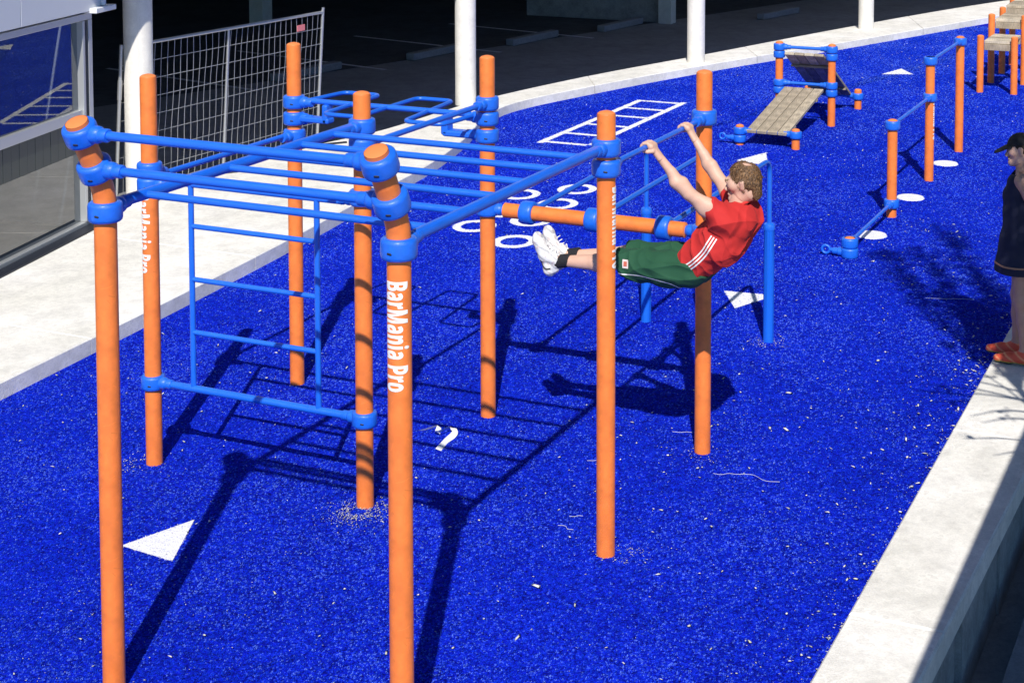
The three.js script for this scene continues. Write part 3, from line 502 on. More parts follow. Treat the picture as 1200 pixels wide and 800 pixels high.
// ---------------------------------------------------------------- people: signed distance bodies meshed with surface nets
function surfaceNets(f, lo, hi, cell, colorFn) {
  const n = [0, 1, 2].map((k) => Math.ceil((hi[k] - lo[k]) / cell) + 1), [nx, ny, nz] = n, val = new Float32Array(nx * ny * nz), id = new Int32Array(nx * ny * nz).fill(-1), pos = [], idx = [];
  for (let k = 0, o = 0; k < nz; k++) for (let j = 0; j < ny; j++) for (let i = 0; i < nx; i++, o++) val[o] = f(lo[0] + i * cell, lo[1] + j * cell, lo[2] + k * cell);
  const st = [1, nx, nx * ny], corner = []; for (let c = 0; c < 8; c++) corner.push((c & 1) * st[0] + ((c >> 1) & 1) * st[1] + ((c >> 2) & 1) * st[2]);
  const edges = []; for (let c = 0; c < 8; c++) for (let b = 0; b < 3; b++) if (!(c >> b & 1)) edges.push([c, c | (1 << b)]);
  for (let k = 0; k < nz - 1; k++) for (let j = 0; j < ny - 1; j++) for (let i = 0; i < nx - 1; i++) {
    const o = i + j * nx + k * st[2]; let mask = 0; for (let c = 0; c < 8; c++) if (val[o + corner[c]] < 0) mask |= 1 << c;
    if (mask === 0 || mask === 255) continue;
    let x = 0, y = 0, z = 0, m = 0;
    for (const [a, b] of edges) if ((mask >> a & 1) !== (mask >> b & 1)) { const va = val[o + corner[a]], vb = val[o + corner[b]], t = va / (va - vb); x += (a & 1) + t * ((b & 1) - (a & 1)); y += (a >> 1 & 1) + t * ((b >> 1 & 1) - (a >> 1 & 1)); z += (a >> 2 & 1) + t * ((b >> 2 & 1) - (a >> 2 & 1)); m++; }
    id[o] = pos.length / 3; pos.push(lo[0] + (i + x / m) * cell, lo[1] + (j + y / m) * cell, lo[2] + (k + z / m) * cell);
  }
  for (let k = 1; k < nz - 1; k++) for (let j = 1; j < ny - 1; j++) for (let i = 1; i < nx - 1; i++) {
    const o = i + j * nx + k * st[2], s0 = val[o] < 0;
    for (let b = 0; b < 3; b++) { if (s0 === (val[o + st[b]] < 0)) continue; const u = st[(b + 1) % 3], v = st[(b + 2) % 3], q = [id[o], id[o - u], id[o - u - v], id[o - v]]; if (q.some((t) => t < 0)) continue; if (s0) idx.push(q[0], q[1], q[2], q[0], q[2], q[3]); else idx.push(q[0], q[2], q[1], q[0], q[3], q[2]); }
  }
  const nor = [], e = cell * 0.5; for (let i = 0; i < pos.length; i += 3) { const [x, y, z] = [pos[i], pos[i + 1], pos[i + 2]]; const a = f(x + e, y, z) - f(x - e, y, z), b = f(x, y + e, z) - f(x, y - e, z), c = f(x, y, z + e) - f(x, y, z - e), l = Math.hypot(a, b, c) || 1; nor.push(a / l, b / l, c / l); }
  const g = new THREE.BufferGeometry(); g.setAttribute('position', new THREE.Float32BufferAttribute(pos, 3)); g.setAttribute('normal', new THREE.Float32BufferAttribute(nor, 3)); g.setIndex(idx);
  if (colorFn) { const col = []; for (let i = 0; i < pos.length; i += 3) col.push(...colorFn(pos[i], pos[i + 1], pos[i + 2])); g.setAttribute('color', new THREE.Float32BufferAttribute(col, 3)); }
  return g;
}
// prims: [ax,ay,az, bx,by,bz, ra, rb]
function field(prims, k = 0.03) {
  const L = prims.map((p) => { const dx = p[3] - p[0], dy = p[4] - p[1], dz = p[5] - p[2]; return [...p, dx, dy, dz, 1 / Math.max(1e-9, dx * dx + dy * dy + dz * dz), p[8] ?? k]; });
  return (x, y, z) => {
    let d = 1e3;
    for (const p of L) {
      const o = p.length - 5, px = x - p[0], py = y - p[1], pz = z - p[2]; let t = (px * p[o] + py * p[o + 1] + pz * p[o + 2]) * p[o + 3]; t = t < 0 ? 0 : t > 1 ? 1 : t;
      const ex = px - t * p[o], ey = py - t * p[o + 1], ez = pz - t * p[o + 2], q = Math.sqrt(ex * ex + ey * ey + ez * ez) - (p[6] + (p[7] - p[6]) * t), kk = p[o + 4];
      const h = kk - Math.abs(d - q); d = (d < q ? d : q) - (h > 0 ? h * h / (4 * kk) : 0);
    }
    return d;
  };
}
const fnoise = (x, y, z) => Math.sin(x * 1.3 + Math.sin(y * 2.1)) * Math.sin(y * 1.7 + Math.sin(z * 1.9)) * Math.sin(z * 1.5 + Math.sin(x * 1.1));
const ridge = (t) => { const c = 1 - Math.abs(Math.sin(t)); return c * c; };
const vm = (rough) => new THREE.MeshStandardMaterial({ vertexColors: true, roughness: rough });
const cloth = (r, g, b, s, rough = 0.85) => { const S = 256, w = noiseGrid(S, s), n = tileNoise(S, 20, s + 1); const m = new THREE.MeshPhysicalMaterial({ color: lin(r, g, b), roughness: rough, sheen: 0 }); return m; };
const skinM = vm(0.55);
const SK = [0.66, 0.4, 0.29];
// a head in its own frame: centre c, f = facing, u = up; returns sdf in world coordinates
function headField(c, fw, up, s) {
  const F = fw.clone().normalize(), U = up.clone().addScaledVector(F, -up.dot(F)).normalize(), Sd = U.clone().cross(F);
  const skull = (a, b, e) => { const q = Math.hypot((a + 0.012) / 0.093, (b - 0.022) / 0.095, e / 0.074); return (q - 1) * 0.078; };
  const parts = field([[0.035, -0.07, 0, 0.072, -0.088, 0, 0.052, 0.03], [0.05, 0.0, -0.035, 0.05, 0.0, 0.035, 0.042, 0.042], [0.088, 0.005, 0, 0.108, -0.022, 0, 0.011, 0.014, 0.015], [0.108, -0.024, -0.01, 0.108, -0.024, 0.01, 0.011, 0.011, 0.012], [0.094, -0.052, -0.018, 0.094, -0.052, 0.018, 0.011, 0.011, 0.012], [0.092, 0.032, -0.03, 0.092, 0.032, 0.03, 0.012, 0.012, 0.02], [0.08, -0.085, 0, 0.088, -0.088, 0, 0.02, 0.018], [-0.004, -0.02, 0.07, -0.012, 0.012, 0.077, 0.0085, 0.0125, 0.008], [-0.004, -0.02, -0.07, -0.012, 0.012, -0.077, 0.0085, 0.0125, 0.008], [-0.02, -0.06, 0, 0.02, -0.075, 0, 0.06, 0.05]], 0.03);
  const loc = (x, y, z) => { const dx = (x - c.x) / s, dy = (y - c.y) / s, dz = (z - c.z) / s; return [dx * F.x + dy * F.y + dz * F.z, dx * U.x + dy * U.y + dz * U.z, dx * Sd.x + dy * Sd.y + dz * Sd.z]; };
  const eye = (a, b, e) => Math.hypot(a - 0.086, b - 0.012, Math.abs(e) - 0.032) - 0.014;
  const f = (x, y, z) => { const [a, b, e] = loc(x, y, z); const p = skull(a, b, e), q = parts(a, b, e), h = 0.03 - Math.abs(p - q); let d = Math.min(p, q) - (h > 0 ? h * h / 0.12 : 0); const k = eye(a, b, e); d = Math.max(d, -(k + 0.002)); return d * s; };
  return { f, loc, skull, eye };
}
const skinColor = (loc) => (x, y, z) => { const [a, b, e] = loc(x, y, z); if (Math.hypot(a - 0.082, b - 0.012, Math.abs(e) - 0.032) < 0.016) return [0.12, 0.09, 0.08]; if (Math.hypot(a - 0.1, b + 0.052) < 0.012 && Math.abs(e) < 0.024) return [0.5, 0.2, 0.17]; if (a > 0.07 && Math.abs(b - 0.036) < 0.006 && Math.abs(e) > 0.012 && Math.abs(e) < 0.05) return [0.22, 0.14, 0.08]; const r = Math.hypot(a - 0.06, b + 0.02, Math.abs(e) - 0.05) < 0.03 ? 0.03 : 0; return [SK[0] + r, SK[1] - r * 0.4, SK[2] - r * 0.4]; };
function joinColored(list) { return mergeGeometries(list.map((g) => { const q = g.toNonIndexed(); return q; })); }
// a hand closed round a bar along z at (bx,by): wrist w, side = +1 thumb towards -z
function gripHand(bx, by, bz, wrist, thumb) {
  const P = [], rb = 0.0175 + 0.009, at = (a, z, r = rb) => [bx + Math.cos(a) * r, by + Math.sin(a) * r, z];
  const zs = [-0.033, -0.011, 0.011, 0.032].map((z) => z * 1.0), len = thumb > 0 ? [1, 1.12, 1.08, 0.86] : [0.86, 1.08, 1.12, 1];
  zs.forEach((z, i) => { const zz = bz + z; const a0 = 0.55, st = [0, 1.15, 2.15, 3.0].map((v) => a0 + v * len[i]); const rad = [0.0105, 0.0098, 0.009, 0.008]; const k0 = at(0.35, zz, rb + 0.012);
    P.push([...k0, ...at(st[0] + 0.5, zz, rb + 0.004), 0.0125, rad[0], 0.008]); let prev = at(st[0] + 0.5, zz, rb + 0.004); for (let k = 1; k < 4; k++) { const mid = at((st[k - 1] + st[k]) / 2 + 0.45, zz), e = at(st[k] + 0.3, zz); P.push([...prev, ...mid, rad[k - 1], rad[k], 0.006], [...mid, ...e, rad[k], rad[k], 0.006]); prev = e; } });
  P.push([bx + rb + 0.012, by + 0.006, bz - 0.03, bx + rb + 0.012, by + 0.006, bz + 0.03, 0.015, 0.015, 0.015]);
  for (const z of [-0.024, 0, 0.024]) P.push([bx + rb + 0.008, by + 0.004, bz + z, wrist[0], wrist[1], wrist[2] + z * 0.55, 0.0155, 0.0185, 0.02]);
  const tz = bz - thumb * 0.045; P.push([bx + rb + 0.022, by - 0.02, bz - thumb * 0.03, ...at(-0.9, tz, rb + 0.004), 0.015, 0.012, 0.01], [...at(-0.9, tz, rb + 0.004), ...at(-2.0, tz + thumb * 0.008), 0.011, 0.009, 0.006], [...at(-2.0, tz + thumb * 0.008), ...at(-2.9, tz + thumb * 0.012), 0.009, 0.008, 0.006]);
  return P;
}
const boundsOf = (P, m) => { const lo = [1e9, 1e9, 1e9], hi = [-1e9, -1e9, -1e9]; for (const p of P) for (let k = 0; k < 3; k++) for (const [c, r] of [[p[k], p[6]], [p[k + 3], p[7]]]) { lo[k] = Math.min(lo[k], c - r - m); hi[k] = Math.max(hi[k], c + r + m); } return [lo, hi]; };
const flatSkin = (c) => (x, y, z) => { const n = fnoise(x * 30, y * 30, z * 30) * 0.03; return [c[0] + n, c[1] + n * 0.7, c[2] + n * 0.6]; };
// strip laid on a surface: path in (x,y), traced along -z onto sdf f
function strip(f, path, w, zStart, off = 0.0025, n = 40) {
  const c = new THREE.CatmullRomCurve3(path.map(([x, y]) => V(x, y, 0))), pos = [], idx = [];
  for (let i = 0; i <= n; i++) { const p = c.getPoint(i / n), t = c.getTangent(i / n); for (let k = -1; k <= 1; k++) { const x = p.x - t.y * w * 0.5 * k, y = p.y + t.x * w * 0.5 * k; let z = zStart; for (let s = 0; s < 90; s++) { const d = f(x, y, z) - off; if (d < 0.0003) break; z -= Math.max(0.0006, d * 0.7); if (z < zStart - 0.6) break; } pos.push(x, y, z); } if (i < n) for (let k = 0; k < 2; k++) { const a = i * 3 + k, b = a + 3; idx.push(a, b, a + 1, a + 1, b, b + 1); } }
  const g = new THREE.BufferGeometry(); g.setAttribute('position', new THREE.Float32BufferAttribute(pos, 3)); g.setIndex(idx); g.computeVertexNormals(); return g;
}
{ // ---- man hanging from the pull-up bar, legs held out
  const t = thing('person', 'person in red shirt and green shorts hanging from the pull up bar with legs raised', 'person', [0, 0, 0]);
  const c = -1.02, BX = LV, BY = 2.375, hn = -0.655, hf = -1.32;
  const wn = [1.785, 2.305, -0.675], wf = [1.785, 2.305, -1.315], sn = [2.15, 1.905, -0.845], sf = [2.15, 1.91, -1.195];
  const mid = (a, b, s, o) => [0, 1, 2].map((k) => a[k] + (b[k] - a[k]) * s + o[k]);
  const en = mid(wn, sn, 0.5, [-0.015, -0.025, 0.02]), ef = mid(wf, sf, 0.5, [-0.015, -0.025, -0.02]);
  const arm = (w, e, s) => { const m1 = mid(w, e, 0.7, [0.003, -0.008, 0]), m2 = mid(e, s, 0.45, [0, -0.006, 0]); const o = w[2] > c ? 1 : -1, fa = mid(w, e, 0.62, [-0.01, -0.012, 0.012 * o]), fb = mid(w, e, 0.72, [0.012, 0.008, -0.008 * o]), bi = mid(e, s, 0.5, [-0.012, -0.016, 0]), tr = mid(e, s, 0.55, [0.014, 0.018, 0.006 * o]); return [[...w, ...m1, 0.0265, 0.036], [...mid(w, e, 0.4, [0, 0, 0]), ...fa, 0.031, 0.04, 0.016], [...fa, ...mid(e, s, 0.12, [0, 0, 0]), 0.04, 0.033, 0.016], [...fb, ...e, 0.034, 0.034, 0.014], [...m1, ...e, 0.038, 0.038], [...e, ...bi, 0.034, 0.043, 0.016], [...bi, ...mid(e, s, 0.85, [0, 0, 0]), 0.043, 0.036, 0.016], [...e, ...tr, 0.034, 0.043, 0.016], [...tr, ...s, 0.043, 0.05, 0.018], [...m2, ...s, 0.045, 0.064]]; };
  const leg = (z, zk, za, dy) => { const h = [1.85, 1.52 + dy, z], k = [1.40, 1.535 + dy, zk], a = [0.945, 1.475 + dy, za], cf = [1.24, 1.5 + dy, zk]; return [[...h, ...k, 0.09, 0.058], [...k, ...cf, 0.056, 0.056], [...cf, ...a, 0.056, 0.035], [...a, a[0] - 0.07, a[1] + 0.02, a[2], 0.036, 0.03]]; };
  const P = [...arm(wn, en, sn), ...arm(wf, ef, sf), ...leg(c + 0.095, c + 0.075, c + 0.055, 0), ...leg(c - 0.095, c - 0.085, c - 0.075, 0.005),
    [1.87, 1.52, c - 0.07, 1.87, 1.52, c + 0.07, 0.1, 0.1], [1.88, 1.54, c, 2.07, 1.74, c, 0.12, 0.12], [2.07, 1.74, c - 0.06, 2.15, 1.86, c - 0.07, 0.11, 0.1], [2.07, 1.74, c + 0.06, 2.15, 1.86, c + 0.07, 0.11, 0.1], [...sn, ...sf, 0.06, 0.06], [2.18, 1.92, c, 2.205, 2.075, c, 0.064, 0.055]];
  const body = field(P, 0.03);
  const [lo, hi] = boundsOf(P, 0.03);
  const bodyG = surfaceNets(body, lo, hi, 0.0095, flatSkin(SK));
  const HC = V(2.222, 2.118, c), head = headField(HC, V(-0.95, -0.2, 0.12), V(-0.12, 1, 0.04), 1.06);
  const headG = surfaceNets(head.f, [2.04, 1.95, c - 0.14], [2.38, 2.29, c + 0.14], 0.0045, skinColor(head.loc));
  const hands = [gripHand(BX, BY, hn, wn, -1), gripHand(BX, BY, hf, wf, 1)].map((H) => { const f = field(H, 0.012), [a, b] = boundsOf(H, 0.012); return surfaceNets(f, a, b, 0.0035, flatSkin(SK)); });
  mesh('body', joinColored([bodyG, headG, ...hands]), skinM, t);
  // hair: curly, thin at the crown
  const field0 = field([[-0.068, -0.01, -0.022, -0.066, -0.085, -0.018, 0.042, 0.03], [-0.068, -0.01, 0.022, -0.066, -0.085, 0.018, 0.042, 0.03]], 0.02);
  const hairF = (x, y, z) => { const [a, b, e] = head.loc(x, y, z); const s = (Math.hypot((a + 0.016) / 0.098, (b - 0.024) / 0.1, e / 0.08) - 1) * 0.085; const wa = a + 0.012 * Math.sin(b * 47 + e * 31), wb = b + 0.012 * Math.sin(e * 53 + a * 37), we = e + 0.012 * Math.sin(a * 43 + b * 29); const curl = 0.0035 * fnoise(wa * 90, wb * 84, we * 97) + 0.002 * fnoise(wa * 250 + 4, wb * 200, we * 270) + 0.001 * fnoise(wa * 520, wb * 430, we * 500); const bald = 0.014 - 0.9 * Math.max(0, Math.hypot(a + 0.045, b - 0.095, e) - 0.028); let d = s - 0.004 - curl + Math.max(0, bald) * 1.2; d = Math.max(d, a - 0.052 + 0.55 * Math.max(0, 0.05 - b) - 0.3 * Math.max(0, b - 0.06)); d = Math.max(d, -0.055 + 0.5 * a - b); d = Math.min(d, field0(a, b, e) - curl * 0.7); const ear = Math.hypot((a - 0.0), (b - 0.0) * 0.8, Math.abs(e) - 0.085) - 0.022; return Math.max(d, -ear); };
  const hairC = (x, y, z) => { const n = 0.5 + 0.5 * fnoise(x * 420, y * 260, z * 400), m = 0.5 + 0.5 * fnoise(x * 110 + 2, y * 80, z * 120); const k = 0.55 * n + 0.45 * m; return [0.04 + 0.3 * k * k, 0.02 + 0.16 * k * k, 0.01 + 0.065 * k * k]; };
  const under = surfaceNets(hairF, [2.04, 1.98, c - 0.14], [2.38, 2.3, c + 0.14], 0.0045, hairC).toNonIndexed(), up0 = under.attributes.position, un = under.attributes.normal, hp = [], hn2 = [], hcol = [];
  for (let k = 0; k < 5200; k++) {
    const i = (rnd() * up0.count) | 0, p = V(up0.getX(i), up0.getY(i), up0.getZ(i)), nn = V(un.getX(i), un.getY(i), un.getZ(i)), [a, b, e] = head.loc(p.x, p.y, p.z);
    if (Math.hypot(a + 0.045, b - 0.09, e - 0.015) < 0.05 && rnd() < 0.75) continue;
    const cd = V(p.x - (HC.x + 0.05), (p.y - (HC.y + 0.1)) * 1.3 - 0.05, p.z - HC.z); cd.addScaledVector(nn, -cd.dot(nn)).normalize(); const sd = nn.clone().cross(cd), l = rr(0.009, 0.022), w = rr(0.001, 0.002), ph = rnd() * 6.28, am = rr(0.001, 0.006), lift = rr(0.0005, 0.0045);
    const pt = (u) => p.clone().addScaledVector(cd, l * u).addScaledVector(sd, am * Math.sin(ph + u * 4.5)).addScaledVector(nn, lift * Math.sin(u * 2.6) + 0.001 - 0.004 * u); const q = rnd(), col = [0.055 + 0.36 * q * q, 0.028 + 0.19 * q * q, 0.013 + 0.075 * q * q];
    for (let j = 0; j < 3; j++) { const A = pt(j / 3), B = pt((j + 1) / 3), wa = w * (1 - j / 3.3), wb = w * (1 - (j + 1) / 3.3), f = [A.clone().addScaledVector(sd, wa), A.clone().addScaledVector(sd, -wa), B.clone().addScaledVector(sd, wb), B.clone().addScaledVector(sd, -wb)]; for (const m of [0, 1, 2, 2, 1, 3]) { hp.push(f[m].x, f[m].y, f[m].z); hn2.push(nn.x, nn.y, nn.z); hcol.push(...col); } }
  }
  const strandG = new THREE.BufferGeometry(); strandG.setAttribute('position', new THREE.Float32BufferAttribute(hp, 3)); strandG.setAttribute('normal', new THREE.Float32BufferAttribute(hn2, 3)); strandG.setAttribute('color', new THREE.Float32BufferAttribute(hcol, 3));
  const hairMat = vm(0.6); hairMat.side = THREE.DoubleSide; mesh('hair', mergeGeometries([under, strandG]), hairMat, t);
  // shirt
  const SP = [[1.915, 1.575, c - 0.075, 2.09, 1.73, c - 0.085, 0.135, 0.15], [1.915, 1.575, c + 0.075, 2.09, 1.73, c + 0.085, 0.135, 0.15], [2.09, 1.73, c - 0.085, 2.19, 1.85, c - 0.09, 0.15, 0.125], [2.09, 1.73, c + 0.085, 2.19, 1.85, c + 0.09, 0.15, 0.125], [...sn, ...sf, 0.085, 0.085], [2.205, 1.89, c - 0.04, 2.205, 1.89, c + 0.04, 0.115, 0.115], [...sn, ...mid(sn, en, 0.6, [0, 0, 0]), 0.085, 0.064], [...sf, ...mid(sf, ef, 0.6, [0, 0, 0]), 0.085, 0.064]];
  const shirt0 = field(SP, 0.05);
  const hem = V(-0.79, -0.62, 0), neckC = V(2.195, 2.01, c);
  const shirtF = (x, y, z) => { let d = shirt0(x, y, z); const s = (x - 1.9) * 0.66 + (y - 1.56) * 0.75, v = (x - 1.9) * 0.75 - (y - 1.56) * 0.66;
    const w1 = Math.sin(s * 7 + z * 9) + 0.5 * Math.sin(v * 17 - z * 13), w2 = Math.sin(v * 9 + z * 11);
    d -= 0.017 * ridge(v * 9 + s * 5.5 + w1 * 0.9) * Math.exp(-s * 1.6) + 0.014 * ridge((s - v * 0.9) * 8.5 + z * 4 + w2) * Math.min(1, Math.max(0, s * 3)) + 0.01 * ridge(s * 17 + v * 9 + z * 6 + w1) + 0.008 * ridge((x - 2.3) * 16 + (y - 1.8) * 13 + z * 10 + w1 * 1.4) * Math.min(1, Math.max(0, s * 2.2)) + 0.004 * fnoise(x * 22, y * 20, z * 24) - 0.012;
    d = Math.max(d, -(s + 0.085 + 0.015 * Math.sin(z * 20)));                                                        // bottom hem
    for (const [S, e] of [[sn, en], [sf, ef]]) { const ax = e[0] - S[0], ay = e[1] - S[1], az = e[2] - S[2], l = Math.hypot(ax, ay, az), q = ((x - S[0]) * ax + (y - S[1]) * ay + (z - S[2]) * az) / l; if (Math.abs(z - S[2]) < 0.16 && y > 1.8 && x < 2.16) d = Math.max(d, q - 0.15); }
    const nk = Math.hypot(x - neckC.x, (y - neckC.y) * 0.8, z - neckC.z) - 0.072; return Math.max(d, -nk); };
  const shirt = mesh('shirt', surfaceNets(shirtF, [1.7, 1.36, c - 0.36], [2.42, 2.12, c + 0.36], 0.0055), cloth(0.5, 0.018, 0.016, 201), t);
  const wht = cloth(0.78, 0.78, 0.78, 203);
  for (const o of [-0.02, 0, 0.02]) mesh('stripe', strip(shirtF, [[2.105 + o * 0.9, 1.80 - o * 0.4], [2.045 + o * 0.85, 1.70 - o * 0.5], [1.96 + o * 0.75, 1.61 - o * 0.65], [1.868 + o * 0.6, 1.545 - o * 0.8]], 0.009, c + 0.36), wht, shirt);
  mesh('collar', new THREE.TorusGeometry(0.07, 0.009, 8, 28), cloth(0.6, 0.03, 0.024, 205), shirt).position.set(2.193, 1.972, c);
  shirt.children[shirt.children.length - 1].rotation.set(Math.PI / 2 - 0.05, 0.35, 0);
  // shorts
  const sh = (z, zk, dy) => [[1.895, 1.53, z, 1.72, 1.52 + dy * 0.5, z, 0.125, 0.125], [1.72, 1.52 + dy * 0.5, z, 1.36, 1.525 + dy, zk, 0.122, 0.1]];
  const QP = [...sh(c + 0.095, c + 0.085, 0), ...sh(c - 0.095, c - 0.095, 0.01)];
  const sh0 = field(QP, 0.035);
  const shortsF = (x, y, z) => { let d = sh0(x, y, z); const w1 = Math.sin(x * 9 + z * 8) + 0.6 * Math.sin(y * 15 - x * 6); d -= 0.017 * ridge(x * 7 + y * 10 + w1) * Math.min(1, Math.max(0.2, (x - 1.45) * 3)) + 0.009 * ridge(x * 15 + y * 19 - z * 7 + w1 * 1.3) + 0.013 * ridge(x * 4.5 - y * 17 + z * 5 + w1 * 0.7) + 0.003 * fnoise(x * 24, y * 24, z * 20) - 0.012; d = Math.max(d, 1.405 - 0.25 * (y - 1.53) - x); const q = (x - 1.9) * 0.66 + (y - 1.56) * 0.75; return Math.max(d, q - 0.04); };
  const shorts = mesh('shorts', surfaceNets(shortsF, [1.3, 1.32, c - 0.28], [2.06, 1.74, c + 0.28], 0.006), cloth(0.009, 0.07, 0.031, 207), t);
  mesh('piping', strip(shortsF, [[1.42, 1.475], [1.55, 1.482], [1.7, 1.475], [1.8, 1.455], [1.86, 1.42]], 0.007, c + 0.3), wht, shorts);
  mesh('crest', strip(shortsF, [[1.455, 1.545], [1.5, 1.548]], 0.055, c + 0.3, 0.003, 10), cloth(0.72, 0.62, 0.58, 211), shorts);
  mesh('crest_emblem', strip(shortsF, [[1.465, 1.547], [1.49, 1.548]], 0.03, c + 0.3, 0.005, 8), cloth(0.55, 0.12, 0.08, 213), shorts);
  // socks and shoes
  for (const [z, dx, dy, yaw] of [[c + 0.055, 0, 0, 0.06], [c - 0.08, 0.003, 0.008, -0.1]]) {
    const k = (x, y, zz = 0) => [x + dx, y + dy, z + zz + yaw * (y - 1.47)];
    const sp = [[...k(1.02, 1.488), ...k(0.93, 1.468), 0.0455, 0.045]], sf0 = field(sp, 0.02), [a, b] = boundsOf(sp, 0.02);
    mesh('sock', surfaceNets((x, y, zz) => Math.max(sf0(x, y, zz) + 0.0012 * Math.sin(x * 500), x - 1.025 - dx), a, b, 0.005), cloth(0.012, 0.012, 0.015, 215), t);
    const FP = [[...k(0.9, 1.425), ...k(0.868, 1.405), 0.042, 0.04], [...k(0.925, 1.475), ...k(0.86, 1.5), 0.047, 0.045], [...k(0.868, 1.405), ...k(0.838, 1.5), 0.04, 0.04], [...k(0.838, 1.5, -0.008), ...k(0.79, 1.6, -0.012), 0.042, 0.037], [...k(0.838, 1.5, 0.008), ...k(0.79, 1.6, 0.012), 0.042, 0.037], [...k(0.79, 1.6), ...k(0.782, 1.63), 0.036, 0.03], [...k(0.905, 1.505), ...k(0.895, 1.535), 0.022, 0.012]];
    const f0 = field(FP, 0.02), [u, v] = boundsOf(FP, 0.025);
    const sole = (x, y) => -((x - dx - 0.832) * 0.9 + (y - dy - 1.385) * 0.42) ; // signed distance in front of the sole plane
    const shoeF = (x, y, zz) => { let d = f0(x, y, zz) + 0.0015 * Math.sin(y * 130) * Math.sin(zz * 120); const open = Math.hypot(y - dy - 1.472, (zz - z) * 1.0) - 0.036; if (x - dx > 0.93) d = Math.max(d, -open); return Math.max(d, sole(x, y) - 0.012); };
    const shoe = mesh('shoe', surfaceNets(shoeF, u, v, 0.005, (x, y, zz) => { const d = sole(x, y); if (d > 0.006) return [0.3, 0.29, 0.28]; if (d > -0.012) return [0.6, 0.59, 0.57]; const n = fnoise(x * 70, y * 60, zz * 70), q = Math.sin((y - 1.4) * 95 + (x - 0.85) * 60); return n > 0.4 ? [0.58, 0.5, 0.48] : q > 0.82 ? [0.42, 0.42, 0.43] : [0.72, 0.71, 0.69]; }), vm(0.6), t);
    if (!dx) mesh('mark', strip(shoeF, [[0.823, 1.478], [0.835, 1.44], [0.858, 1.42], [0.895, 1.425]], 0.011, z + 0.1, 0.002, 20), cloth(0.06, 0.06, 0.06, 219), shoe);
    for (let q = 0; q < 4; q++) { const p0 = k(0.912 - q * 0.016, 1.522 + q * 0.022, -0.024), p1 = k(0.912 - q * 0.016, 1.522 + q * 0.022, 0.024); mesh('lace', bend([V(...p0), V((p0[0] + p1[0]) / 2 + 0.012, p0[1] + 0.01, (p0[2] + p1[2]) / 2), V(...p1)], 0.0035, 0.02, 6), M.white, shoe); }
    mesh('lace', bend([V(...k(0.915, 1.52)), V(...k(0.935, 1.56, 0.02)), V(...k(0.95, 1.52, 0.035))], 0.0035, 0.02, 6), M.white, shoe);
  }
}
